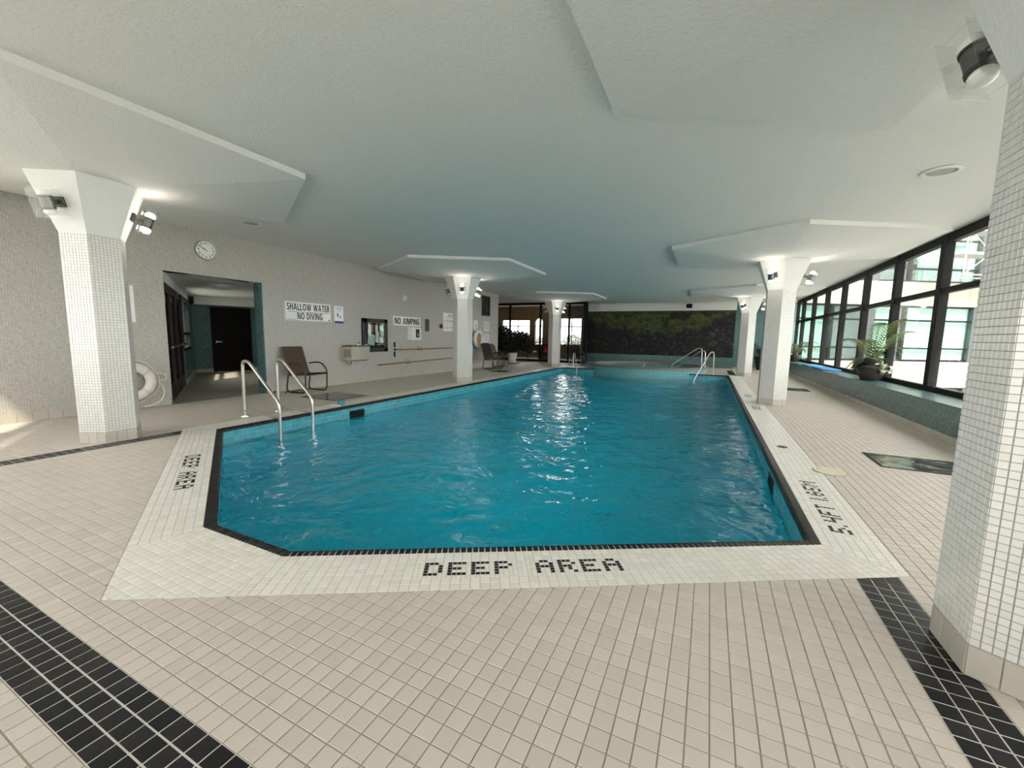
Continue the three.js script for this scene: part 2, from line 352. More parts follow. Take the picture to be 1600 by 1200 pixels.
// ------------------------------------------------------------------ swimming pool
const pool = thing('swimming_pool', 'turquoise indoor swimming pool with pointed end and black tile edge', 'swimming pool');
const WATER = -0.22, DEPTH = -1.75;
{
  const walls = tankPts.map((a, i) => wallRun(tankPts[(i + 1) % 6], a, DEPTH, -0.045, 0.22)); // thickness outwards
  mesh('basin', merge([...walls, prism(tankPts, DEPTH - 0.2, DEPTH)]), M.basin, pool);
  // coping: a rounded black nosing tile every half pitch
  const cop = new TileSet(dark, { roughness: 0.3, specularIntensity: 0.5 }), line = new TileSet(aqua, { roughness: 0.22 });
  const w = PITCH / 2;
  const nose = (() => { // profile in (o, y): o outwards of the pool
    const sh = new THREE.Shape(); sh.moveTo(0.002, -0.045); sh.lineTo(0.075, -0.045); sh.lineTo(0.075, -0.03); sh.quadraticCurveTo(0.074, 0.0, 0.05, 0.002); sh.lineTo(0.002, 0.001);
    return new THREE.ExtrudeGeometry(sh, { depth: w - 0.0075, bevelEnabled: false, curveSegments: 4 }).translate(0, 0, -(w - 0.0075) / 2).rotateY(Math.PI / 2); // x -> -z (o), z -> x (along)
  })();
  nose.deleteAttribute('uv');
  const noseG = nose.toNonIndexed ? (nose.index ? nose.toNonIndexed() : nose) : nose;
  const bed = [];
  poolPts.forEach((a, i) => {
    const b = poolPts[(i + 1) % 6], l = Math.hypot(b[0] - a[0], b[1] - a[1]), u = [(b[0] - a[0]) / l, (b[1] - a[1]) / l], o = [u[1], -u[0]], turn = Math.atan2(u[1], u[0]);
    const n = Math.round(l / w);
    for (let k = 0; k < n; k++) { const s = (k + 0.5) * l / n; cop.add(noseG, flat(a[0] + u[0] * s, a[1] + u[1] * s, turn), w); }
    bed.push(new THREE.BoxGeometry(l, 0.04, 0.046).translate(l / 2, -0.0218, -0.025).rotateY(turn).translate(a[0], 0, -a[1]));
    // waterline tiles
    const ta = tankPts[i], tb = tankPts[(i + 1) % 6], tl = Math.hypot(tb[0] - ta[0], tb[1] - ta[1]), t = tileGeo(rectPts(PITCH - 0.004, PITCH - 0.004)), m = Math.round(tl / PITCH);
    for (let k = 0; k < m; k++) for (let r = 0; r < 5; r++) {
      const s = (k + 0.5) * tl / m, y = -0.05 - (r + 0.5) * PITCH;
      const mat = new THREE.Matrix4().makeRotationX(Math.PI / 2).premultiply(new THREE.Matrix4().makeRotationY(turn + Math.PI));
      mat.setPosition(ta[0] + u[0] * s - o[0] * 0.004, y, -(ta[1] + u[1] * s - o[1] * 0.004)); line.add(t, mat, PITCH);
    }
  });
  mesh('coping_joint', merge(bed), std({ color: lin(0.72, 0.7, 0.66), roughness: 0.9 }), pool);
  cop.build(pool, 'coping_tile', 'coping_tile_field'); line.build(pool, 'waterline_tile', 'waterline_tile_field', 200);
  // water, rippled
  const nz = 420, nx = 130, pos = [], uv = [], idx = [];
  const ripple = (x, z) => {
    let h = 0; const wx = x + 0.25 * Math.sin(z * 0.9 + 1) + 0.12 * Math.sin(z * 2.3 + x), wz = z + 0.22 * Math.sin(x * 1.3 + 2) + 0.1 * Math.sin(x * 3.1 - z);
    h += 0.0042 * Math.sin(wx * 3.4 + wz * 2.1 + 0.7) + 0.0036 * Math.sin(-wx * 2.2 + wz * 4.7 + 2.1) + 0.0026 * Math.sin(wx * 6.1 + wz * 5.2 + 4) + 0.0024 * Math.sin(wx * 1.9 - wz * 8.3) + 0.0014 * Math.sin(wx * 10.7 - wz * 6.9 + 1) + 0.0012 * Math.sin(wx * 7.9 + wz * 12.4 + 3);
    return 1.65 * h * (0.75 + 0.5 * Math.sin(x * 0.7 + 1.2) * Math.sin(z * 0.5));
  };
  for (let j = 0; j <= nz; j++) {
    const z = zTip + (ZF - zTip) * Math.pow(j / nz, 1.25), hw = Math.min(HALF, CH + (z - zTip) / S) - 0.005;
    for (let i = 0; i <= nx; i++) { const x = CX + (2 * i / nx - 1) * hw; pos.push(x, ripple(x, z), -z); uv.push(x, z); }
  }
  for (let j = 0; j < nz; j++) for (let i = 0; i < nx; i++) { const a = j * (nx + 1) + i, b = a + 1, c = a + nx + 1, d = c + 1; idx.push(a, b, d, a, d, c); }
  const g = new THREE.BufferGeometry(); g.setAttribute('position', new THREE.Float32BufferAttribute(pos, 3)); g.setAttribute('uv', new THREE.Float32BufferAttribute(uv, 2)); g.setIndex(idx); g.computeVertexNormals();
  // the body of water below the rippled face: it runs a little into walls and floor, so only its top is ever seen
  const ring = []; for (let i = 0; i <= nx; i++) ring.push(i); for (let j = 1; j <= nz; j++) ring.push(j * (nx + 1) + nx); for (let i = nx - 1; i >= 0; i--) ring.push(nz * (nx + 1) + i); for (let j = nz - 1; j > 0; j--) ring.push(j * (nx + 1));
  const low = DEPTH - WATER - 0.03, side = [], P3 = (k, y) => [pos[k * 3], y ?? pos[k * 3 + 1], pos[k * 3 + 2]];
  ring.forEach((a, q) => { const b = ring[(q + 1) % ring.length]; side.push(...P3(a), ...P3(a, low), ...P3(b, low), ...P3(a), ...P3(b, low), ...P3(b)); });
  const mid = nx / 2 | 0; for (let j = 0; j < nz; j++) { const a = j * (nx + 1), c = a + nx + 1; side.push(...P3(a, low), ...P3(c, low), ...P3(c + nx, low), ...P3(a, low), ...P3(c + nx, low), ...P3(a + nx, low)); }
  const sg = new THREE.BufferGeometry(); sg.setAttribute('position', new THREE.Float32BufferAttribute(side, 3)); sg.setAttribute('uv', new THREE.Float32BufferAttribute(new Float32Array(side.length / 3 * 2), 2)); sg.computeVertexNormals();
  const body = merge([g, sg]);
  M.water = phys({ color: lin(1, 1, 1), roughness: 0.0, transmission: 1, thickness: 1.5, ior: 1.33, attenuationColor: lin(0.12, 0.91, 0.975), attenuationDistance: 1.6, bumpMap: waterBump, bumpScale: 0.03 });
  M.tubWater = phys({ color: lin(0.5, 0.92, 0.95), roughness: 0.03, transmission: 1, thickness: 0, ior: 1.33, bumpMap: waterBump, bumpScale: 0.02 });
  mesh('water', body, M.water, pool).position.y = WATER;
  // skimmer mouths in the side walls
  mesh('skimmer_mouth', merge([bx(CX - HALF + 0.04, CX - HALF + 0.072, -0.24, -0.1, 5.35, 5.7)]), M.frame, pool);
  mesh('skimmer_mouth', merge([bx(CX + HALF - 0.072, CX + HALF - 0.04, -0.24, -0.1, 4.75, 5.1)]), M.frame, pool);
}

// ------------------------------------------------------------------ ceiling and outer walls
const ceiling = struct(mesh('ceiling', prism([[backM[0], backM[1] - 0.4], [XR + 0.3, backR[1] - 0.3], [XR + 0.3, ZEND + 0.4], [-12.6, ZEND + 0.4], [-12.6, 16.0], [XL - 0.3, 16.0], [XL - 0.3, 0.4]], CEIL, CEIL + 0.3), M.ceiling), 'off-white sprayed popcorn ceiling');
{
  const w = room('wall_left', 'light grey mosaic wall with the corridor opening');
  mesh('panel', merge([wallBox(XL - 0.25, XL, 0, CEIL, 0.7, 3.87), wallBox(XL - 0.25, XL, 2.32, CEIL, 3.87, 5.6), wallBox(XL - 0.25, XL, 0, CEIL, 5.6, 16.25), wallBox(-12.4, XL - 0.25, 0, CEIL, 16.0, 16.25)]), M.wall, w);
  mesh('jamb', wallBox(XL - 0.26, XL - 0.001, 0.0, 2.32, 5.585, 5.6), M.teal, w);
  // skirting tiles
  const b = room('baseboard_left', 'beige tile skirting along the left wall'), s = new TileSet(skirt, { roughness: 0.35 }), t = tileGeo(rectPts(0.147, 0.13), 0.002, 0.006);
  for (const [z0, z1] of [[0.85, 3.87], [5.6, 16.25]]) for (let z = z0; z < z1 - 0.08; z += 0.15) {
    const m = new THREE.Matrix4().makeRotationX(Math.PI / 2).premultiply(new THREE.Matrix4().makeRotationY(Math.PI / 2)); m.setPosition(XL + 0.007, 0.066, -(z + 0.075)); s.add(t, m, 0.14);
  }
  mesh('joint', merge([bx(XL, XL + 0.004, 0, 0.13, 0.85, 3.87), bx(XL, XL + 0.004, 0, 0.13, 5.6, 16.25)]), M.grout, b);
  s.build(b, 'tile', 'tile_row');
}
// window bays: two posts, rails and two panes each
let bays = 0;
function bay(a, b, sill, head, mid, label) {
  const w = room('window_' + (++bays), label);
  const dx = b[0] - a[0], dz = b[1] - a[1], l = Math.hypot(dx, dz), turn = Math.atan2(dz, dx), put = (g) => g.rotateY(turn).translate(a[0], 0, -a[1]);
  const bar = (s0, s1, y0, y1, t0 = -0.05, t1 = 0.05) => put(new THREE.BoxGeometry(s1 - s0, y1 - y0, t1 - t0).translate((s0 + s1) / 2, (y0 + y1) / 2, (t0 + t1) / 2));
  for (const s of [0, l - 0.085]) mesh('post', bar(s, s + 0.085, sill, head, -0.06, 0.06), M.frame, w);
  mesh('sill_rail', bar(0.085, l - 0.085, sill, sill + 0.09), M.frame, w);
  mesh('head_rail', bar(0.085, l - 0.085, head - 0.14, head, -0.055, 0.055), M.frame, w);
  mesh('transom', bar(0.085, l - 0.085, mid - 0.045, mid + 0.045), M.frame, w);
  mesh('pane', bar(0.085, l - 0.085, sill + 0.09, mid - 0.045, -0.004, 0.004), M.glass, w);
  mesh('pane', bar(0.085, l - 0.085, mid + 0.045, head - 0.14, -0.004, 0.004), M.glass, w);
}
{
  for (let k = -4; k < 7; k++) { const z0 = Math.max(backR[1] + 0.05, 9.54 + 1.93 * k), z1 = Math.min(22.4, 9.54 + 1.93 * (k + 1)); if (z1 > z0 + 0.3) bay([XR, z0], [XR, z1], 0.5, CEIL, 2.2, 'dark framed window above the teal ledge'); }
  const run = (a, b, n, sill, from = 0) => { for (let k = from; k < n; k++) { const q = (t) => [a[0] + (b[0] - a[0]) * t, a[1] + (b[1] - a[1]) * t]; bay(q(k / n), q((k + 1) / n), sill, CEIL, 2.2, 'dark framed window behind the camera side of the pool'); } };
  run(backL, backM, 4, 0.7); run(backM, backR, 4, 0.8);
  const w = room('wall_back', 'low wall under the slanted end windows');
  mesh('panel', merge([wallRun(backL, backM, 0, 0.7, 0.15), wallRun(backM, backR, 0, 0.8, 0.15)]), M.wall, w);
  const roof = room('roof', 'flat roof slab with an overhang');
  mesh('slab', prism([[CX, backM[1] - 4.6], [XR + 1.2, backR[1] - 4.3], [XR + 0.35, ZEND], [-12.6, ZEND], [-12.6, 15.9], [XL - 0.35, 15.9], [XL - 0.35, 0.6], [CX, backM[1] - 0.4]], CEIL + 0.3, CEIL + 0.5), M.white, roof);
}
{
  const w = room('wall_right', 'teal mosaic window ledge');
  mesh('ledge', wallBox(LEDGE, XR + 0.06, 0, 0.5, backR[1], 22.5), M.teal, w);
  mesh('apron', wallBox(XR - 0.05, XR + 0.2, -1, 0.5, backR[1], 22.5), M.white, w);
  const b = room('baseboard_right', 'beige tile skirting under the window ledge'), s = new TileSet(skirt, { roughness: 0.35 }), t = tileGeo(rectPts(0.147, 0.1), 0.002, 0.006);
  for (let z = backR[1]; z < 22.3; z += 0.15) { const m = new THREE.Matrix4().makeRotationX(Math.PI / 2).premultiply(new THREE.Matrix4().makeRotationY(-Math.PI / 2)); m.setPosition(LEDGE - 0.007, 0.051, -(z + 0.075)); s.add(t, m, 0.14); }
  mesh('joint', bx(LEDGE - 0.004, LEDGE, 0, 0.1, backR[1], 22.3), M.grout, b);
  s.build(b, 'tile', 'tile_row');
  const f = room('wall_far', 'teal end wall carrying the mural'), f1 = room('trim_1', 'white bulkhead over the mural'), f2 = room('trim_2', 'teal planter wall below the mural'), f3 = room('wall_far_right', 'recessed teal end wall behind the far column');
  mesh('panel', merge([wallBox(-6.2, 1.02, 0, CEIL, ZEND - 0.25, ZEND)]), M.teal, f);
  mesh('panel', merge([wallBox(1.02, XR + 0.1, 0, CEIL, ZEND + 0.3, ZEND + 0.5), wallBox(0.92, 1.02, 0, CEIL, ZEND, ZEND + 0.3)]), M.teal, f3);
  mesh('bulkhead', merge([bx(-6.2, 1.05, 2.74, CEIL, ZEND - 0.6, ZEND - 0.25), bx(-5.5, 0.2, 2.79, 3.06, ZEND - 0.72, ZEND - 0.6)]), M.plaster, f1);
  mesh('planter_wall', wallBox(-6.1, 1.05, 0, 0.5, ZEND - 0.62, ZEND - 0.25), M.teal, f2);
}

// ------------------------------------------------------------------ columns with sloped mushroom heads
const hexP = (R) => [[0, -R], [0.8660254 * R, -R / 2], [0.8660254 * R, R / 2], [0, R], [-0.8660254 * R, R / 2], [-0.8660254 * R, -R / 2]];
function frustum(r0, y0, r1, y1) {
  const a = hexP(r0), b = hexP(r1), pos = [];
  for (let i = 0; i < 6; i++) { const j = (i + 1) % 6, p = [a[i][0], y0, -a[i][1]], q = [a[j][0], y0, -a[j][1]], r = [b[j][0], y1, -b[j][1]], s = [b[i][0], y1, -b[i][1]]; pos.push(...p, ...q, ...r, ...p, ...r, ...s); }
  const g = new THREE.BufferGeometry(); g.setAttribute('position', new THREE.Float32BufferAttribute(pos, 3)); g.computeVertexNormals();
  return uvm(g);
}
const RS = 0.28, colShape = {
  core: prism(hexP(RS - 0.003), 0, 2.34), capital: frustum(RS + 0.002, 2.33, 0.5, 2.9), under: frustum(0.5, 2.9, 2.35, 3.065), edge: frustum(2.35, 3.065, 2.35, CEIL + 0.02),
};
const TP = RS / 9, ct = tileGeo(rectPts(TP - 0.003, TP - 0.003), 0.0011, 0.003), bt = tileGeo(rectPts(RS / 3 - 0.003, 0.125), 0.0015, 0.004);
const faceM = (k, s, y, off) => { // a spot on shaft face k, s along the face from its middle
  const a = -Math.PI / 3 + k * Math.PI / 3, n = [Math.cos(a), Math.sin(a)], ap = RS * 0.8660254 + off, t = [-n[1], n[0]];
  const m = new THREE.Matrix4().makeRotationX(Math.PI / 2).premultiply(new THREE.Matrix4().makeRotationY(a + Math.PI / 2));
  return m.setPosition(n[0] * ap + t[0] * s, y, -(n[1] * ap + t[1] * s));
};
const M_colTile = { roughness: 0.25 };
function column(X, Z, label, singles) {
  const c = thing('column', label, 'column', [X, 0, Z], 0, 'hexagonal tiled columns');
  mesh('core', colShape.core, M.shaftGrout, c);
  mesh('capital', colShape.capital, M.ceiling, c); mesh('drop_head', colShape.under, M.ceiling, c); mesh('drop_edge', colShape.edge, M.ceiling, c);
  const s = new TileSet(chalk, M_colTile), b = new TileSet(skirt, { roughness: 0.35 }), here = flat(X, Z), back = flat(X, Z).invert();
  for (let k = 0; k < 6; k++) {
    for (let r = 0; r < 71; r++) for (let i = 0; i < 9; i++) s.add(ct, faceM(k, (i - 4) * TP, 0.13 + (r + 0.5) * TP, 0.0015).premultiply(here), TP);
    for (let i = -1; i < 2; i++) b.add(bt, faceM(k, i * RS / 3, 0.064, 0.003).premultiply(here), RS / 3);
  }
  for (const set of [s, b]) for (const t of set.items) { t.matrix.premultiply(back); if (t.matrix) t.out = 0; }
  if (singles || !column.shared) s.build(c, 'shaft_tile', 'shaft_tile_field', singles ? 300 : 0); else mesh('shaft_tile_field', column.shared.geometry, column.shared.material, c).userData = { kind: 'stuff' };
  if (!singles && !column.shared) column.shared = c.children.find((o) => o.name === 'shaft_tile_field');
  b.build(c, 'base_tile', 'base_tile_row');
  return c;
}
const COLS = {
  N: [1.24, 2.27, 'white tiled hexagonal column standing on the edge of the wide black tile band', true],
  L: [-6.38, 2.27, 'white tiled hexagonal column in front of the grey wall beside the corridor opening'],
  C1: [-6.38, 10.02, 'white tiled hexagonal column in front of the pool rules sign'],
  C2: [-6.38, 17.75, 'white tiled hexagonal column in front of the glass lounge partition'],
  R2: [1.24, 10.02, 'white tiled hexagonal column between the pool border and the potted palm on the ledge'],
  R3: [1.24, 17.75, 'white tiled hexagonal column beside the end of the dark mural'],
};
for (const k in COLS) column(...COLS[k]);

// twin-bulb lights between clear plates, on the sloping faces of the capitals
const sconceGeo = {
  mount: rbx(0.1, 0.1, 0.03, 0.006), arm: cyl(0.02, 0.02, 0.1, 12).rotateX(Math.PI / 2), body: cyl(0.052, 0.052, 0.11, 20), cap: cyl(0.056, 0.056, 0.014, 20),
  bulb: new THREE.SphereGeometry(0.052, 18, 12).scale(1, 0.75, 1), plate: rbx(0.21, 0.3, 0.006, 0.003, 1), pin: cyl(0.004, 0.004, 0.12, 6).rotateX(Math.PI / 2),
};
function sconce(colKey, ang, lit, label) {
  const [X, Z] = COLS[colKey], r = (RS + 0.5) / 2 * 0.8660254, a = ang * Math.PI / 180;
  const g = thing('wall_light', label, 'wall light', [X + Math.cos(a) * r, 2.615, Z + Math.sin(a) * r], 0, 'column lights');
  const tilt = Math.atan2((0.5 - RS) * 0.866, 0.57);
  g.rotation.order = 'YXZ'; g.rotation.set(tilt, a + Math.PI / 2, 0);
  mesh('mount', sconceGeo.mount, M.bronze, g).position.z = 0.015;
  mesh('arm', sconceGeo.arm, M.satin, g).position.z = 0.07;
  const body = mesh('body', sconceGeo.body, M.satin, g); body.position.z = 0.15;
  for (const s of [-1, 1]) mesh('rim', sconceGeo.cap, M.bronze, body).position.y = s * 0.055;
  for (const s of [-1, 1]) {
    const b = mesh('bulb', sconceGeo.bulb, lit ? M.lit : M.bulb, g); b.position.set(0, s * 0.088, 0.15);
    if (lit) { const p = new THREE.PointLight(0xffeedd, 0.14); p.position.set(0, s * 0.088, 0.15); p.castShadow = true; p.shadow.radius = 2; g.add(p); }
  }
  for (const z of [0.088, 0.212]) mesh('glass_plate', sconceGeo.plate, M.acrylic, g).position.z = z;
  for (const [x, y] of [[-0.085, -0.13], [0.085, -0.13], [-0.085, 0.13], [0.085, 0.13]]) mesh('pin', sconceGeo.pin, M.acrylic, g).position.set(x, y, 0.15);
}
const where = { N: 'the column on the wide black tile band', L: 'the column beside the corridor opening', C1: 'the column in front of the pool rules sign', C2: 'the column by the glass lounge', R2: 'the column opposite the potted palm', R3: 'the column beside the mural' };
for (const [k, ang, lit, side] of [['L', -60, 0, 'facing the slanted windows'], ['L', 60, 1, 'facing the corridor'], ['C1', -60, 1, 'facing the pool'], ['C1', 60, 1, 'facing the lounge'], ['C1', 180, 0, 'facing the signs'], ['C2', -60, 1, 'facing the pool'], ['C2', 60, 1, 'facing the mural'], ['C2', 180, 0, 'facing the rocking chairs'],
  ['R2', -120, 1, 'facing the pool'], ['R2', 0, 1, 'facing the windows'], ['R3', -120, 1, 'facing the pool'], ['R3', 0, 1, 'facing the windows'], ['N', 120, 0, 'facing the pool'], ['N', 0, 0, 'facing the windows']])
  sconce(k, ang, lit, `${lit ? 'lit' : 'unlit'} twin light on ${where[k]}, ${side}`);

// ------------------------------------------------------------------ corridor
const runBox = (a, b, s0, s1, y0, y1, t0, t1) => { const dx = b[0] - a[0], dz = b[1] - a[1]; return uvm(new THREE.BoxGeometry(s1 - s0, y1 - y0, Math.abs(t1 - t0)).translate((s0 + s1) / 2, (y0 + y1) / 2, -(t0 + t1) / 2)).rotateY(Math.atan2(dz, dx)).translate(a[0], 0, -a[1]); };
const rust = phys({ color: lin(0.035, 0.014, 0.011), roughness: 0.5, specularIntensity: 0.4 }), darkDoor = phys({ color: lin(0.005, 0.003, 0.003), roughness: 0.5, specularIntensity: 0.3 });
{
  const JL = [XL - 0.01, 3.87], JR = [XL - 0.26, 5.75], LL = Math.hypot(lnk[0] - JL[0], lnk[1] - JL[1]), EL = Math.hypot(rnk[0] - lnk[0], rnk[1] - lnk[1]), RL = Math.hypot(JR[0] - rnk[0], JR[1] - rnk[1]);
  const w = room('wall_corridor', 'teal mosaic corridor walls');
  mesh('panel', merge([runBox(JL, lnk, 3.35, LL, 0, 0.8, 0, 0.2), runBox(JL, lnk, 5.5, LL, 0.8, 2.32, 0, 0.2), 
    runBox(lnk, rnk, -0.1, 0.46, 0, 2.32, 0, 0.2), runBox(lnk, rnk, 1.56, EL + 0.1, 0, 2.32, 0, 0.2), runBox(lnk, rnk, 0.46, 1.56, 2.06, 2.32, 0, 0.2),
    runBox(rnk, JR, 0, 1.2, 0, 2.32, 0, 0.2), runBox(rnk, JR, 2.2, RL, 0, 2.32, 0, 0.2), runBox(rnk, JR, 1.2, 2.2, 2.06, 2.32, 0, 0.2)]), M.teal, w);
  mesh('header', runBox(JL, lnk, 0.0, 5.5, 2.15, 2.32, 0, 0.2), M.plaster, w);
  mesh('threshold', merge([runBox(JL, lnk, 0, LL, -0.12, 0.006, -0.03, 0.3), runBox(lnk, rnk, 0, EL, -0.12, 0.006, -0.03, 0.3), runBox(rnk, JR, 0, RL, -0.12, 0.006, -0.03, 0.3)]), std({ color: lin(0.3, 0.27, 0.23), roughness: 0.5 }), w);
  mesh('skirting', merge([runBox(lnk, rnk, 0, 0.46, 0, 0.12, -0.01, 0), runBox(lnk, rnk, 1.56, EL, 0, 0.12, -0.01, 0), runBox(JL, lnk, 3.35, LL, 0, 0.12, -0.01, 0)]), std({ color: lin(...skirt[0]), roughness: 0.35 }), w);
  const c = room('ceiling_corridor', 'plaster corridor ceiling with a lower strip over the door');
  mesh('soffit', prism([[XL - 0.02, 3.7], [XL - 0.02, 5.9], [rnk[0] - 0.1, rnk[1] + 0.25], [lnk[0] - 0.3, lnk[1] - 0.2]], 2.32, 2.5), M.plaster, c);
  mesh('lower_strip', runBox(lnk, rnk, 0, EL, 2.1, 2.32, -0.5, 0), M.plaster, c);
  // glazed doors on the left, then a window
  const door = (n, s0, s1, label) => {
    const d = room('door_' + n, label);
    mesh('stile', runBox(JL, lnk, s0, s0 + 0.13, 0, 2.15, 0.02, 0.08), rust, d); mesh('stile', runBox(JL, lnk, s1 - 0.13, s1, 0, 2.15, 0.02, 0.08), rust, d);
    mesh('rail', runBox(JL, lnk, s0 + 0.13, s1 - 0.13, 0, 0.3, 0.025, 0.075), rust, d); mesh('rail', runBox(JL, lnk, s0 + 0.13, s1 - 0.13, 0.95, 1.05, 0.025, 0.075), rust, d); mesh('rail', runBox(JL, lnk, s0 + 0.13, s1 - 0.13, 2.0, 2.15, 0.025, 0.075), rust, d);
    mesh('pane', runBox(JL, lnk, s0 + 0.13, s1 - 0.13, 0.3, 2.0, 0.045, 0.053), phys({ color: lin(0.05, 0.035, 0.03), roughness: 0.04, specularIntensity: 0.5, transmission: 1, thickness: 0 }), d);
    mesh('push_bar', runBox(JL, lnk, s0 + 0.1, s1 - 0.1, 0.98, 1.02, -0.06, -0.03), M.satin, d);
  };
  door(1, 0.12, 1.1, 'dark brown glazed door in the corridor next to the grey wall'); door(2, 1.14, 2.2, 'middle dark brown glazed door in the corridor'); door(3, 2.24, 3.33, 'dark brown glazed door beside the corridor window');
  const wd = room('window_corridor', 'tall dark framed corridor window');
  for (const s of [3.37, 5.42]) mesh('post', runBox(JL, lnk, s, s + 0.08, 0.8, 2.15, 0, 0.1), M.frame, wd);
  mesh('rail', runBox(JL, lnk, 3.45, 5.42, 0.8, 0.88, 0, 0.1), M.frame, wd); mesh('rail', runBox(JL, lnk, 3.45, 5.42, 1.2, 1.26, 0, 0.1), M.frame, wd); mesh('rail', runBox(JL, lnk, 3.45, 5.42, 2.07, 2.15, 0, 0.1), M.frame, wd);
  mesh('pane', runBox(JL, lnk, 3.45, 5.42, 0.88, 1.2, 0.045, 0.053), M.glass, wd); mesh('pane', runBox(JL, lnk, 3.45, 5.42, 1.26, 2.07, 0.045, 0.053), M.glass, wd);
  const e = room('door_4', 'black door with a bright lever at the corridor end');
  mesh('leaf', runBox(lnk, rnk, 0.5, 1.52, 0.01, 2.03, 0.0, 0.05), darkDoor, e);
  mesh('door_frame', merge([runBox(lnk, rnk, 0.46, 0.5, 0, 2.06, -0.02, 0.1), runBox(lnk, rnk, 1.52, 1.56, 0, 2.06, -0.02, 0.1), runBox(lnk, rnk, 0.5, 1.52, 2.03, 2.06, -0.02, 0.1)]), darkDoor, e);
  mesh('lever', merge([runBox(lnk, rnk, 0.58, 0.72, 0.96, 0.985, -0.07, -0.05), runBox(lnk, rnk, 0.57, 0.6, 0.94, 1.0, -0.06, 0)]), M.steel, e);
  const r = room('door_5', 'grey steel corridor door with a closer');
  mesh('leaf', runBox(rnk, JR, 1.22, 2.18, 0.01, 2.04, 0.0, 0.05), std({ color: lin(0.2, 0.22, 0.21), roughness: 0.45 }), r);
  mesh('closer', runBox(rnk, JR, 1.3, 1.65, 1.9, 1.98, -0.08, 0), M.bronze, r); mesh('lever', runBox(rnk, JR, 1.28, 1.42, 0.97, 1.0, -0.07, -0.02), M.steel, r);
  const l = thing('ceiling_light', 'shallow round ceiling light in the corridor', 'ceiling light', [-9.9, 2.32, 5.6]);
  mesh('rim', new THREE.LatheGeometry([[0.27, 0], [0.27, -0.03], [0.22, -0.045], [0.2, -0.03]].map(([x, y]) => new THREE.Vector2(x, y)), 32), M.plaster, l);
  mesh('diffuser', new THREE.SphereGeometry(0.22, 24, 8, 0, 6.2832, Math.PI / 2, Math.PI / 2).scale(1, 0.35, 1).translate(0, -0.02, 0), M.white, l);
}

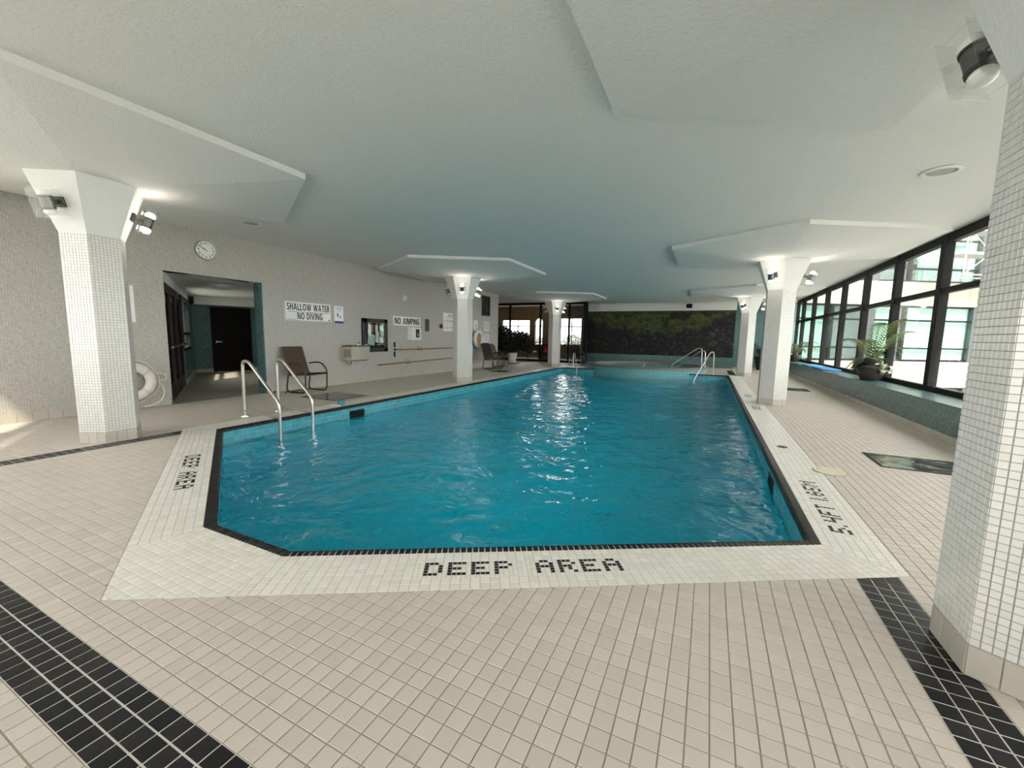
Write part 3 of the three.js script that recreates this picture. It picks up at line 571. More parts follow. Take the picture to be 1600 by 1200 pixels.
// ------------------------------------------------------------------ lounge behind the glass partition
const tan = std({ color: lin(0.15, 0.105, 0.068), roughness: 0.8 });
{
  const p = room('window_partition', 'dark framed floor to ceiling glass partition of the lounge');
  const zp = 20.6, xs = [-12.3, -10.02, -8.22, -6.62, -5.77];
  for (const x of xs) mesh('post', bx(x - 0.045, x + 0.045, 0.12, 3.02, zp - 0.05, zp + 0.05), M.frame, p);
  mesh('head_rail', bx(-12.4, -5.72, 3.02, CEIL, zp - 0.06, zp + 0.06), M.frame, p); mesh('base_rail', bx(-12.4, -5.72, 0, 0.12, zp - 0.06, zp + 0.06), M.frame, p);
  for (let i = 0; i < 4; i++) mesh('pane', bx(xs[i] + 0.045, xs[i + 1] - 0.045, 0.12, 3.02, zp - 0.004, zp + 0.004), M.glass, p);
  mesh('return_panel', merge([bx(-5.85, -5.7, 0, CEIL, zp, zp + 0.2), wallRun([-5.85, zp + 0.2], [-6.2, 22.4], 0, CEIL, 0.1)]), M.frame, p);
  const w = room('wall_lounge', 'tan lounge walls with tall windows');
  const zb = 25, holes = [[-12.75, -10.74, 0.9, 2.4], [-10.36, -9.82, 0.77, 2.25], [-9.4, -8.95, 0.77, 2.0], [-8.61, -7.25, 0.83, 2.5]];
  const sh = new THREE.Shape([[-14.2, 0], [-5.6, 0], [-5.6, 3.4], [-14.2, 3.4]].map(([x, y]) => new THREE.Vector2(x, y)));
  holes.forEach(([x0, x1, y0, y1], i) => {
    const h = new THREE.Path(); h.moveTo(x0, y0); h.lineTo(x1, y0); h.lineTo(x1, y1);
    if (i === 1 || i === 2) h.absarc((x0 + x1) / 2, y1, (x1 - x0) / 2, 0, Math.PI, false); else h.lineTo(x0, y1);
    h.lineTo(x0, y0); sh.holes.push(h);
  });
  mesh('panel', merge([new THREE.ExtrudeGeometry(sh, { depth: 0.2, bevelEnabled: false }).translate(0, 0, -zb - 0.2), bx(-14.3, -14.1, 0, 3.4, 20.6, 25), bx(-5.9, -5.7, 0, 3.4, 22.4, 25.1), bx(-14.3, -12.3, 0, 3.4, 20.5, 20.7)]), tan, w);
  holes.forEach(([x0, x1, y0, y1], i) => { const d = i === 0 ? 0.15 : 0.05, xm = (x0 + x1) / 2 + d; mesh('window_bars', merge([bx(x0, x1, 1.98, 2.04, zb + 0.06, zb + 0.12), bx(x0, x1, y0, y0 + 0.05, zb + 0.06, zb + 0.12), bx(xm - 0.025, xm + 0.025, y0, y1 + 0.1, zb + 0.06, zb + 0.12)]), M.frame, w); mesh('pane', bx(x0, x1, y0, y1, zb + 0.088, zb + 0.092), M.glass, w); });
  const f = room('floor_lounge', 'dark lounge floor'); mesh('slab', bx(-14.3, -5.7, -0.2, -0.001, 20.65, 25.2), std({ color: lin(0.07, 0.055, 0.045), roughness: 0.6 }), f);
  const f2 = room('floor_recess', 'beige floor in front of the glass partition'); mesh('slab', bx(-12.4, XL, -0.2, 0.0, 16.25, 20.6), std({ color: lin(...beige[0]), roughness: 0.8 }), f2);
  const w2 = room('wall_recess', 'plain wall closing the recess beside the lounge'); mesh('panel', wallBox(-12.6, -12.4, 0, CEIL, 16.0, 20.6), M.plaster, w2);
  const c = room('ceiling_lounge', 'brown lounge ceiling'); mesh('slab', bx(-14.3, -5.7, 3.4, 3.6, 20.5, 25.3), tan, c);
  mesh('upstand', bx(-14.3, -5.7, CEIL, 3.45, 20.5, 20.7), tan, c);
  const l = thing('ceiling_light', 'small bright rectangular ceiling light inside the lounge', 'ceiling light', [-10.4, 3.4, 23]);
  mesh('lamp_panel', rbx(0.9, 0.05, 0.3, 0.01).translate(0, -0.03, 0), std({ color: lin(0.9, 0.85, 0.75), emissive: new THREE.Color(1, 0.8, 0.55), emissiveIntensity: 1.6 }), l); mesh('housing', rbx(0.96, 0.03, 0.36, 0.01).translate(0, -0.012, 0), M.bronze, l);
  const pl = new THREE.PointLight(0xffdcae, 2); pl.position.set(0, -0.25, 0); pl.castShadow = true; l.add(pl);
}

// ------------------------------------------------------------------ mural
{
  const sm = (a, b, x) => { const t = Math.max(0, Math.min(1, (x - a) / (b - a))); return t * t * (3 - 2 * t); };
  const art = tex([1024, 352], (u, v) => { // v = 0 at the bottom
    const n1 = fbm(u * 1.0, v * 0.4, 10, 4, 201), n2 = fbm(u, v * 0.35, 48, 3, 211), n3 = fbm(u, v * 0.34, 70, 3, 231);
    const edge = 0.5 + 0.22 * (n1 - 0.5) + 0.45 * Math.pow(Math.abs(u - 0.45) / 0.55, 3) + 0.1 * (fbm(u, 0.2, 14, 2, 251) - 0.5);
    const grass = sm(edge - 0.05, edge + 0.1, v) * (0.55 + 0.9 * (n2 - 0.35)) * (fbm(u, v * 0.35, 16, 3, 271) > 0.36 ? 1 : 0.3);
    const stone = Math.max(0, n3 - 0.42) * 1.5 * (n2 > 0.42 ? 1 : 0.35);
    const g = Math.max(0, grass);
    const rose = hash(Math.floor(u * 300), Math.floor(v * 100), 7) > 0.94 ? 0.05 : 0;
    return [0.03 + 0.29 * g + stone * 0.36 * (1 - g) + rose, 0.032 + 0.32 * g + stone * 0.36 * (1 - g), 0.03 + 0.09 * g + stone * 0.31 * (1 - g) + rose * 0.5];
  }, { srgb: true });
  art.wrapS = art.wrapT = THREE.ClampToEdgeWrapping;
  const m = thing('mural', 'dark garden mural of yellow-green grass above grey rocks on the end wall', 'mural', [-2.53, 1.62, ZEND - 0.265]);
  mesh('backing', rbx(7.14, 2.24, 0.02, 0.004), M.frame, m);
  mesh('painting', new THREE.PlaneGeometry(7.12, 2.22).translate(0, 0, 0.012), std({ map: art, roughness: 0.7 }), m);
  tag(mesh('exit_sign', rbx(0.26, 0.2, 0.08, 0.01).translate(-1.0, 2.94, -(ZEND - 0.77)), M.frame), 'small dark box on the white bulkhead above the mural', 'box');
}

// ------------------------------------------------------------------ things on the left wall: local x runs along the wall, z out of it
const onWall = (name, label, category, z, y, group) => thing(name, label, category, [XL, y, z], Math.PI / 2, group);
const face = (w, h, map, z = 0.013) => [new THREE.PlaneGeometry(w, h).translate(0, 0, z), std({ map, roughness: 0.45 })];
function sign(name, label, z, y, w, h, draw, px = 512) {
  const g = onWall(name, label, 'sign', z, y);
  mesh('board', rbx(w, h, 0.012, 0.003).translate(0, 0, 0.006), M.white, g);
  mesh('print', ...face(w * 0.99, h * 0.99, canvas(px, Math.round(px * h / w), draw)), g);
  return g;
}
const write = (c, text, x, y, size, squeeze = 1, color = '#111') => { c.save(); c.translate(x, y); c.scale(squeeze, 1); c.fillStyle = color; c.font = `bold ${size}px sans-serif`; c.textAlign = 'center'; c.textBaseline = 'middle'; c.fillText(text, 0, 0); c.restore(); };
const person = (c, x, y, s, color) => { c.fillStyle = color; c.beginPath(); c.arc(x, y, s * 0.16, 0, 7); c.fill(); c.fillRect(x - s * 0.16, y + s * 0.2, s * 0.32, s * 0.45); c.fillRect(x - s * 0.27, y + s * 0.22, s * 0.08, s * 0.4); c.fillRect(x + s * 0.19, y + s * 0.22, s * 0.08, s * 0.4); c.fillRect(x - s * 0.15, y + s * 0.6, s * 0.12, s * 0.5); c.fillRect(x + s * 0.03, y + s * 0.6, s * 0.12, s * 0.5); };
const bold = await new FontLoader().loadAsync('fonts/droid/droid_sans_bold.typeface.json');
function lettering(parent, text, x, y, w, h, color = M.black, z = 0.0145) { // flat heavy printed capitals, h tall and w wide, centred on x, y
  const list = []; let at = 0;
  for (const c of text) {
    if (c === ' ') { at += 0.42; continue; }
    const bar = new THREE.Shape([[0, 0], [0.2, 0], [0.2, 0.714 * 1.39], [0, 0.714 * 1.39]].map(([p, q]) => new THREE.Vector2(p, q)));
    const g = new THREE.ShapeGeometry(c === 'I' ? [bar] : bold.generateShapes(c, 1), 6); g.computeBoundingBox(); const b = g.boundingBox;
    g.translate(-b.min.x, -b.min.y, 0).scale(1, 1 / (b.max.y - b.min.y), 1);
    for (const d of [-0.025, 0.025]) list.push(g.clone().translate(at + d, 0, d * 0.004)); at += b.max.x - b.min.x + 0.15;
  }
  const g = merge(list); g.computeBoundingBox(); const b = g.boundingBox;
  g.translate(-(b.min.x + b.max.x) / 2, -(b.min.y + b.max.y) / 2, 0).scale(w / (b.max.x - b.min.x), h / (b.max.y - b.min.y), 1).translate(x, y, z); mesh('lettering', g, color, parent);
}
{
  const a = sign('warning_sign', 'white sign reading SHALLOW WATER NO DIVING', 6.7, 1.79, 1.24, 0.44, (c, w, h) => {
    c.fillStyle = '#f2f2ee'; c.fillRect(0, 0, w, h); c.strokeStyle = '#333'; c.lineWidth = w * 0.006; c.strokeRect(w * 0.008, h * 0.02, w * 0.984, h * 0.96);
    c.fillStyle = '#111'; c.fillRect(w * 0.05, h * 0.52, w * 0.9, h * 0.022);
    c.fillStyle = '#e2e6e4'; c.fillRect(w * 0.02, h * 0.56, w * 0.21, h * 0.36); c.fillStyle = '#222'; c.fillRect(w * 0.03, h * 0.92, w * 0.2, h * 0.018);
    c.fillStyle = '#444'; c.beginPath(); c.arc(w * 0.95, h * 0.9, h * 0.05, 0, 7); c.fill();
  }, 1024);
  lettering(a, 'SHALLOW WATER', 0, 0.098, 1.14, 0.16); lettering(a, 'NO DIVING', 0.02, -0.105, 0.68, 0.155);
  const b = sign('warning_sign', 'white sign reading NO JUMPING above the small white cabinet', 10.17, 1.715, 1.28, 0.27, (c, w, h) => { c.fillStyle = '#f2f2ee'; c.fillRect(0, 0, w, h); }, 256);
  lettering(b, 'NO JUMPING', 0, 0, 1.16, 0.19);
}
sign('notice_sign', 'small white sign with a blue adult and child above a blue strip', 7.55, 1.77, 0.28, 0.43, (c, w, h) => {
  c.fillStyle = '#eef0f2'; c.fillRect(0, 0, w, h); c.fillStyle = '#444'; c.fillRect(w * 0.08, h * 0.05, w * 0.84, h * 0.015); c.fillStyle = '#888'; for (const y of [0.12, 0.16, 0.26]) c.fillRect(w * 0.15, h * y, w * 0.7, h * 0.018);
  person(c, w * 0.38, h * 0.42, w * 0.34, '#2a2f6d'); person(c, w * 0.64, h * 0.55, w * 0.24, '#2a2f6d'); c.fillStyle = '#20356f'; c.fillRect(0, h * 0.87, w, h * 0.13);
}, 256);
sign('rules_sign', 'large white sign of POOL RULES with two rows of pictograms', 12.6, 1.78, 1.06, 0.64, (c, w, h) => {
  c.fillStyle = '#f3f1ea'; c.fillRect(0, 0, w, h); write(c, 'POOL RULES', w * 0.5, h * 0.14, h * 0.15, 0.9); c.fillStyle = '#333'; c.fillRect(w * 0.05, h * 0.25, w * 0.9, h * 0.014); c.fillRect(w * 0.05, h * 0.62, w * 0.55, h * 0.014);
  for (let r = 0; r < 2; r++) for (let i = 0; i < 7; i++) { const x = w * (0.09 + i * 0.137), y = h * (0.43 + r * 0.37); c.strokeStyle = r ? '#a33' : '#333'; c.lineWidth = w * 0.008; c.beginPath(); c.arc(x, y, w * 0.045, 0, 7); c.stroke(); person(c, x, y - w * 0.025, w * 0.05, '#222'); c.fillStyle = '#777'; c.fillRect(x - w * 0.045, y + w * 0.06, w * 0.09, h * 0.014); }
}, 768);
sign('notice_sign', 'tall white framed notice half hidden by the tiled column', 3.18, 1.72, 0.56, 0.62, (c, w, h) => { c.fillStyle = '#eeede8'; c.fillRect(0, 0, w, h); c.strokeStyle = '#333'; c.lineWidth = 6; c.strokeRect(8, 8, w - 16, h - 16); c.fillStyle = '#666'; for (let i = 0; i < 7; i++) c.fillRect(w * 0.15, h * (0.14 + i * 0.1), w * (i % 2 ? 0.6 : 0.7), h * 0.02); });
sign('notice_sign', 'small white picture notice above the life ring with the tan middle', 14.3, 1.72, 0.3, 0.42, (c, w, h) => { c.fillStyle = '#e8e8e4'; c.fillRect(0, 0, w, h); person(c, w * 0.4, h * 0.4, w * 0.3, '#222'); person(c, w * 0.72, h * 0.62, w * 0.2, '#222'); }, 128);
for (const [y, hh, lab] of [[1.72, 0.4, 'upper printed white notice sheet below the dark louvre'], [1.22, 0.34, 'lower printed white notice sheet below the dark louvre']]) sign('notice_sheet', lab, 15.2, y, 0.42, hh, (c, w, h) => { c.fillStyle = '#dfdfda'; c.fillRect(0, 0, w, h); c.fillStyle = '#777'; for (let i = 0; i < 6; i++) c.fillRect(w * 0.12, h * (0.15 + i * 0.13), w * 0.74, h * 0.03); }, 128);
{ // clock
  const g = onWall('wall_clock', 'round white wall clock with black numerals and chrome rim', 'clock', 4.56, 2.78);
  mesh('rim', new THREE.LatheGeometry([[0.15, 0.0], [0.178, 0.0], [0.178, 0.03], [0.168, 0.045], [0.156, 0.04], [0.155, 0.024]].map(([x, y]) => new THREE.Vector2(x, y)), 48).rotateX(Math.PI / 2), M.steel, g);
  mesh('dial', new THREE.CircleGeometry(0.16, 40).translate(0, 0, 0.024), std({ roughness: 0.5, map: canvas(256, 256, (c) => { c.fillStyle = '#f0efe9'; c.fillRect(0, 0, 256, 256); for (let i = 1; i <= 12; i++) { const a = i * Math.PI / 6; write(c, String(i), 128 + 98 * Math.sin(a), 128 - 98 * Math.cos(a), 40); } }) }), g);
  const hand = (l, w, a, z) => new THREE.BoxGeometry(w, l, 0.003).translate(0, l / 2 - 0.02, z).rotateZ(-a);
  mesh('hour_hand', hand(0.085, 0.012, (9.83 / 12) * Math.PI * 2, 0.03), M.black, g); mesh('minute_hand', hand(0.125, 0.008, (50 / 60) * Math.PI * 2, 0.034), M.black, g);
}
{ // drinking fountain
  const g = onWall('drinking_fountain', 'beige metal wall drinking fountain with brown side grilles', 'drinking fountain', 7.94, 0.6);
  const body = std({ color: lin(0.42, 0.39, 0.31), roughness: 0.4 });
  const sh = new THREE.Shape([[0, 0.06], [0.2, 0], [0.32, 0.04], [0.34, 0.36], [0, 0.36]].map(([x, y]) => new THREE.Vector2(x, y)));
  mesh('cabinet', toCreasedNormals(new THREE.ExtrudeGeometry(sh, { depth: 0.6, bevelSize: 0.006, bevelThickness: 0.006, bevelSegments: 2 }).rotateY(-Math.PI / 2).translate(0.3, 0, 0), 0.5), body, g);
  mesh('basin', merge([rbx(0.64, 0.03, 0.36, 0.012).translate(0, 0.385, 0.18), rbx(0.5, 0.02, 0.24, 0.01).translate(0, 0.402, 0.18)]), M.satin, g);
  mesh('spout', merge([pipe([new THREE.Vector3(0.12, 0.4, 0.1), new THREE.Vector3(0.12, 0.47, 0.1), new THREE.Vector3(0.12, 0.48, 0.18)], 0.012, 0.04, 12), cyl(0.03, 0.03, 0.02, 12).translate(0.12, 0.42, 0.1), rbx(0.06, 0.03, 0.05).translate(0.24, 0.42, 0.28)]), M.steel, g);
  for (const z of [0.11, 0.235]) { const p = mesh('grille', rbx(0.01, 0.2, 0.095, 0.004, 1).translate(-0.307, 0.2, z), std({ color: lin(0.16, 0.1, 0.06), roughness: 0.6 }), g); for (let i = 0; i < 6; i++) mesh('slat', rbx(0.006, 0.012, 0.09, 0.002, 1).translate(-0.314, 0.12 + i * 0.032, z), body, p); }
  mesh('drain_pipe', pipe([new THREE.Vector3(-0.2, 0.05, 0.12), new THREE.Vector3(-0.2, -0.08, 0.12), new THREE.Vector3(-0.1, -0.09, 0.1), new THREE.Vector3(-0.1, -0.02, 0.02)], 0.02, 0.05, 24), M.steel, g);
}
{ // notice case
  const g = onWall('notice_case', 'black framed glazed notice case full of papers', 'notice board', 8.77, 1.27);
  mesh('back', rbx(0.94, 0.92, 0.03, 0.004).translate(0, 0, 0.015), darkDoor, g);
  for (const s of [-1, 1]) { mesh('frame_side', rbx(0.14, 0.92, 0.05, 0.008).translate(s * 0.4, 0, 0.035), M.black, g); mesh('frame_rail', rbx(0.94, 0.12, 0.05, 0.008).translate(0, s * 0.4, 0.035), M.black, g); }
  const tones = [[0.5, 0.5, 0.46], [0.36, 0.45, 0.43], [0.5, 0.42, 0.42], [0.42, 0.44, 0.43], [0.25, 0.06, 0.06]];
  [[-0.2, 0.17, 0.13, 0.24, 0], [0.05, 0.18, 0.11, 0.22, 2], [0.24, 0.2, 0.14, 0.16, 3], [-0.14, -0.12, 0.26, 0.3, 1], [0.08, -0.05, 0.14, 0.3, 1], [0.22, -0.13, 0.16, 0.18, 2], [-0.08, 0.2, 0.08, 0.2, 4]].forEach(([x, y, w, h, t]) => mesh('paper', new THREE.BoxGeometry(w, h, 0.002).rotateZ(rr(-0.12, 0.12)).translate(x, y, 0.033), std({ color: lin(...tones[t]), roughness: 0.8 }), g));
  mesh('pane', new THREE.BoxGeometry(0.66, 0.68, 0.004).translate(0, 0, 0.05), M.glass, g);
}
{ // white cabinet and small boxes
  const g = onWall('wall_cabinet', 'small white wall cabinet with a dark window below the NO JUMPING sign', 'cabinet', 10.38, 1.34);
  mesh('body', rbx(0.42, 0.4, 0.2, 0.012).translate(0, 0, 0.1), M.white, g); mesh('door', rbx(0.4, 0.38, 0.02, 0.006).translate(0, 0, 0.208), M.white, g);
  mesh('window', rbx(0.18, 0.26, 0.01, 0.004).translate(0.02, 0.01, 0.219), M.black, g); mesh('label', rbx(0.06, 0.1, 0.004, 0.002, 1).translate(0.02, -0.03, 0.226), std({ color: lin(0.3, 0.3, 0.29) }), g);
  mesh('knob', new THREE.SphereGeometry(0.014, 10, 8).translate(0.16, 0, 0.225), M.steel, g);
  const p = onWall('wall_plaque', 'narrow dark brown plaque beside the NO JUMPING sign', 'plaque', 11.16, 1.63);
  mesh('plate', rbx(0.2, 0.4, 0.02, 0.004).translate(0, 0, 0.01), std({ color: lin(0.06, 0.045, 0.04), roughness: 0.5 }), p); mesh('edge', rbx(0.17, 0.37, 0.006, 0.002, 1).translate(0, 0, 0.021), std({ color: lin(0.075, 0.06, 0.05), roughness: 0.6 }), p);
  const c = onWall('call_button', 'small dark red call box left of the rules sign', 'call box', 11.93, 1.62);
  mesh('box', rbx(0.12, 0.14, 0.06, 0.01).translate(0, 0, 0.03), std({ color: lin(0.05, 0.02, 0.02), roughness: 0.5 }), c); mesh('button', cyl(0.025, 0.025, 0.02, 14).rotateX(Math.PI / 2).translate(0, 0, 0.068), std({ color: lin(0.3, 0.03, 0.03) }), c);
  const d = onWall('wall_disc', 'round off-white disc high on the grey wall', 'sensor', 10.06, 2.42);
  mesh('base', cyl(0.075, 0.085, 0.03, 28).rotateX(Math.PI / 2).translate(0, 0, 0.015), M.white, d); mesh('grille', cyl(0.05, 0.06, 0.012, 24).rotateX(Math.PI / 2).translate(0, 0, 0.035), M.plaster, d);
  const v = onWall('louvre_window', 'dark louvred window high on the wall end', 'louvre', 15.1, 2.55);
  mesh('frame', merge([rbx(0.66, 0.05, 0.05).translate(0, 0.385, 0.025), rbx(0.66, 0.05, 0.05).translate(0, -0.385, 0.025), rbx(0.05, 0.82, 0.05).translate(-0.305, 0, 0.025), rbx(0.05, 0.82, 0.05).translate(0.305, 0, 0.025), rbx(0.04, 0.78, 0.04).translate(0.02, 0, 0.022)]), std({ color: lin(0.04, 0.03, 0.028), roughness: 0.5 }), v);
  mesh('pane', new THREE.BoxGeometry(0.58, 0.74, 0.01).translate(0, 0, 0.01), std({ color: lin(0.02, 0.03, 0.032), roughness: 0.15 }), v);
}
{ // rescue poles on brackets, board, life rings
  const wood = std({ color: lin(0.3, 0.17, 0.09), roughness: 0.5 });
  const pole = (label, z0, y0, z1, y1) => {
    const g = onWall('rescue_pole', label, 'pole', z0, 0), L = z1 - z0; g.position.x += 0.03;
    mesh('shaft', rod(new THREE.Vector3(0, y0, 0.09), new THREE.Vector3(L, y1, 0.09), 0.022, 10), wood, g); mesh('tip', rod(new THREE.Vector3(-0.12, y0 - (y1 - y0) / L * 0.12, 0.09), new THREE.Vector3(0.01, y0, 0.09), 0.016, 10), M.bronze, g);
    for (const t of [0.28, 0.94]) { const x = L * t, y = y0 + (y1 - y0) * t; mesh('bracket', merge([rbx(0.03, 0.16, 0.012).translate(x, y + 0.02, 0.006), rbx(0.03, 0.02, 0.13).translate(x, y - 0.032, 0.065), rbx(0.03, 0.12, 0.014).translate(x, y + 0.02, 0.125)]), wood, g); }
  };
  pole('upper wooden rescue pole on wall brackets', 9.72, 0.86, 13.0, 0.86); pole('lower wooden rescue pole on wall brackets', 8.9, 0.44, 13.1, 0.51);
  const h = onWall('hook_bracket', 'black and white hook bracket at the upper pole end', 'bracket', 9.54, 0.86);
  mesh('plate', rbx(0.05, 0.5, 0.015).translate(0, 0, 0.008), M.white, h); for (const s of [-1, 1]) mesh('hook', merge([rbx(0.045, 0.17, 0.05).translate(0, s * 0.14, 0.04)]), M.black, h); mesh('clamp', cyl(0.03, 0.03, 0.08, 14).rotateX(Math.PI / 2).translate(0, 0, 0.06), M.black, h);
  const b = onWall('rescue_board', 'blue plastic rescue board against the wall behind the column', 'rescue board', 13.0, 0.46);
  const sh = new THREE.Shape(); sh.absellipse(0, 0.36, 0.19, 0.38, 0, Math.PI * 2);
  mesh('board', new THREE.ExtrudeGeometry(sh, { depth: 0.05, bevelSize: 0.015, bevelThickness: 0.015 }).translate(0, 0, 0.19), std({ color: lin(0.012, 0.06, 0.2), roughness: 0.4 }), b); mesh('strap', rbx(0.36, 0.04, 0.01).translate(0, 0.3, 0.262), M.white, b);
  const ropeM = std({ color: lin(0.7, 0.68, 0.63), roughness: 0.85 });
  const ring = (label, z, y, R, r, off, lean) => {
    const g = onWall('life_ring', label, 'life ring', z, y); g.position.x += 0.03;
    mesh('ring', new THREE.TorusGeometry(R, r, 16, 48).scale(1, 1, 0.75).translate(0, 0, off), std({ color: lin(0.72, 0.69, 0.62), roughness: 0.5 }), g);
    for (let k = 0; k < 4; k++) mesh('band', new THREE.TorusGeometry(R, r * 1.04, 12, 8, 0.22).rotateZ(k * Math.PI / 2 + 0.6).scale(1, 1, 0.76).translate(0, 0, off), std({ color: lin(0.64, 0.56, 0.5), roughness: 0.6 }), g);
    const pts = []; for (let k = 0; k <= 32; k++) { const a = k / 32 * Math.PI * 2; pts.push(new THREE.Vector3((R + r + 0.02 + 0.025 * Math.abs(Math.sin(a * 2 - 1.2))) * Math.cos(a), (R + r + 0.02 + 0.025 * Math.abs(Math.sin(a * 2 - 1.2))) * Math.sin(a), off)); }
    mesh('grab_rope', new THREE.TubeGeometry(new THREE.CatmullRomCurve3(pts, true), 80, 0.009, 6, true), ropeM, g);
    return g;
  };
  const g1 = ring('white life ring hung low with a loose white rope', 3.3, 0.46, 0.235, 0.075, 0.09);
  mesh('loose_rope', spline([[0.3, 0.12], [0.43, 0.1], [0.45, 0.02], [0.33, -0.01], [0.38, -0.1], [0.39, -0.24], [0.3, -0.37], [0.1, -0.42]].map(([x, y], i) => new THREE.Vector3(x, y, 0.07 + i * 0.01)), 0.011, 60), ropeM, g1);
  mesh('hook', rod(new THREE.Vector3(0, 0.17, 0), new THREE.Vector3(0, 0.17, 0.13), 0.012), M.bronze, g1);
  const g2 = ring('cream life ring with a tan wooden middle near the far chairs', 14.35, 1.2, 0.28, 0.08, 0.09);
  mesh('backing', cyl(0.24, 0.24, 0.03, 32).rotateX(Math.PI / 2).translate(0, 0, 0.03), std({ color: lin(0.42, 0.27, 0.1), roughness: 0.6 }), g2);
  mesh('hook', rod(new THREE.Vector3(0, 0.22, 0), new THREE.Vector3(0, 0.22, 0.14), 0.012), M.bronze, g2);
  mesh('coiled_line', new THREE.TorusGeometry(0.33, 0.014, 6, 40).translate(-0.05, -0.04, 0.02), std({ color: lin(0.05, 0.06, 0.08), roughness: 0.8 }), g2);
}
// ceiling discs
for (const [X, Z, lab] of [[2.09, 6.07, 'flat round off-white ceiling disc over the window side walkway'], [-7.1, 4.55, 'flat round off-white ceiling disc in front of the clock'], [-9.6, 17.2, 'flat round off-white ceiling disc near the glass lounge']]) {
  const d = thing('ceiling_disc', lab, 'ceiling vent', [X, CEIL, Z]);
  mesh('ring', new THREE.LatheGeometry([[0.12, 0], [0.17, 0], [0.165, -0.014], [0.13, -0.02], [0.12, -0.01]].map(([x, y]) => new THREE.Vector2(x, y)), 36), M.plaster, d); mesh('centre', cyl(0.11, 0.11, 0.012, 32).translate(0, -0.006, 0), std({ color: lin(0.4, 0.4, 0.36), roughness: 0.6 }), d);
}

// ------------------------------------------------------------------ pool ladder and hand rails
function rail(parent, pts, r = 0.024, bend = 0.12) { return mesh('rail', pipe(pts, r, bend, 64, 12), M.steel, parent); }
{
  const g = thing('pool_ladder', 'polished steel pool ladder with two arched handrails', 'ladder', [-6.0, 0, 4.12]);
  for (const dz of [-0.275, 0.275]) {
    const q = (x, y) => new THREE.Vector3(x, y, -dz);
    rail(g, [q(-0.4, 0.0), q(-0.39, 0.86), q(-0.25, 0.86), q(0.4, 0.3), q(0.42, 0.2), q(0.42, -0.9)], 0.024, 0.15);
    mesh('brace', rod(q(-0.4, 0.1), q(0.41, 0.06), 0.018, 10), M.steel, g); mesh('foot_plate', cyl(0.06, 0.065, 0.02, 20).translate(-0.4, 0.01, -dz), M.steel, g);
  }
  for (const y of [-0.42, -0.7]) mesh('step', rbx(0.09, 0.03, 0.55, 0.008).translate(0.42, y, 0), M.white, g);
}
{
  const hoop = (name, label, p, pts, r = 0.02) => { const g = thing(name, label, 'handrail', p); rail(g, pts.map(([x, y, z]) => new THREE.Vector3(x, y, -z)), r, 0.14); return g; };
  const a = hoop('pool_handrail', 'steel handrail slanting down into the pool beside the hot tub', [0.2, 0, 17.55], [[0, 0, 0], [-0.02, 0.86, 0], [-0.14, 0.86, -0.2], [-0.62, -0.1, -1.35], [-0.66, -0.5, -1.45]]);
  mesh('foot_plate', cyl(0.05, 0.05, 0.02, 16).translate(0, 0.01, 0), M.steel, a);
  const b = hoop('tub_handrail', 'steel handrail over the hot tub rim, nearer the pool handrail', [-0.1, 0, 18.3], [[0, 0, 0], [-0.03, 0.86, 0.02], [-0.18, 0.88, 0.05], [-1.0, 0.22, 0.3], [-1.1, 0.1, 0.33]]);
  mesh('foot_plate', cyl(0.05, 0.05, 0.02, 16).translate(0, 0.01, 0), M.steel, b);
  const c = hoop('tub_handrail', 'steel handrail over the hot tub rim, nearer the mural', [-0.25, 0, 19.7], [[0, 0, 0], [-0.03, 0.94, 0.02], [-0.18, 0.96, 0.05], [-1.15, 0.24, 0.0], [-1.25, 0.1, 0.0]]);
  mesh('foot_plate', cyl(0.05, 0.05, 0.02, 16).translate(0, 0.01, 0), M.steel, c);
  const d = hoop('pool_handrail', 'steel handrail into the pool in front of the glass lounge', [-5.45, 0, 17.75], [[0, 0, 0], [-0.01, 0.62, 0], [0.08, 0.64, -0.06], [0.42, 0.1, -0.9], [0.5, -0.5, -1.05]]);
  mesh('foot_plate', cyl(0.05, 0.05, 0.02, 16).translate(0, 0.01, 0), M.steel, d);
}
{ // hot tub
  const g = thing('hot_tub', 'round raised hot tub with teal tiled wall and grey stone rim', 'hot tub', [-2.52, 0, 19.0]);
  const R = 2.55, ring = (r0, r1, y0, y1) => new THREE.LatheGeometry([[r0, y0], [r1, y0], [r1, y1], [r0, y1], [r0, y0]].map(([x, y]) => new THREE.Vector2(x, y)), 96);
  const tm = mosaic(10, 0.1, [0.42, 0.66, 0.68], 0.1, 71), t = tm.map(1), tb = tm.bump(1); for (const q of [t, tb]) q.repeat.set(1 / 0.7, 1 / 0.7);
  const wall = toCreasedNormals(ring(R - 0.2, R - 0.03, DEPTH, 0.14), 0.5);
  { const p = wall.attributes.position, u = wall.attributes.uv; for (let i = 0; i < p.count; i++) u.setXY(i, u.getX(i) * Math.PI * 2 * R, p.getY(i)); }
  mesh('wall', wall, std({ map: t, bumpMap: tb, bumpScale: 0.002, roughness: 0.35 }), g);
  mesh('rim', toCreasedNormals(new THREE.LatheGeometry([[R - 0.32, 0.12], [R - 0.32, 0.2], [R - 0.3, 0.215], [R - 0.02, 0.215], [R + 0.02, 0.2], [R + 0.02, 0.14], [R - 0.03, 0.13]].map(([x, y]) => new THREE.Vector2(x, y)), 96), 0.6), std({ color: lin(0.22, 0.19, 0.165), roughness: 0.6 }), g);
  mesh('basin', merge([cyl(R - 0.2, R - 0.2, 0.04, 72).translate(0, 0.02, 0)]), M.basin, g);
  mesh('water', new THREE.CircleGeometry(R - 0.21, 72).rotateX(-Math.PI / 2).translate(0, 0.13, 0), M.tubWater, g);
  mesh('divider', rbx(0.035, 0.04, 4.2, 0.015).rotateY(0.1).translate(-0.05, 0.12, 0.1), M.white, g);
}

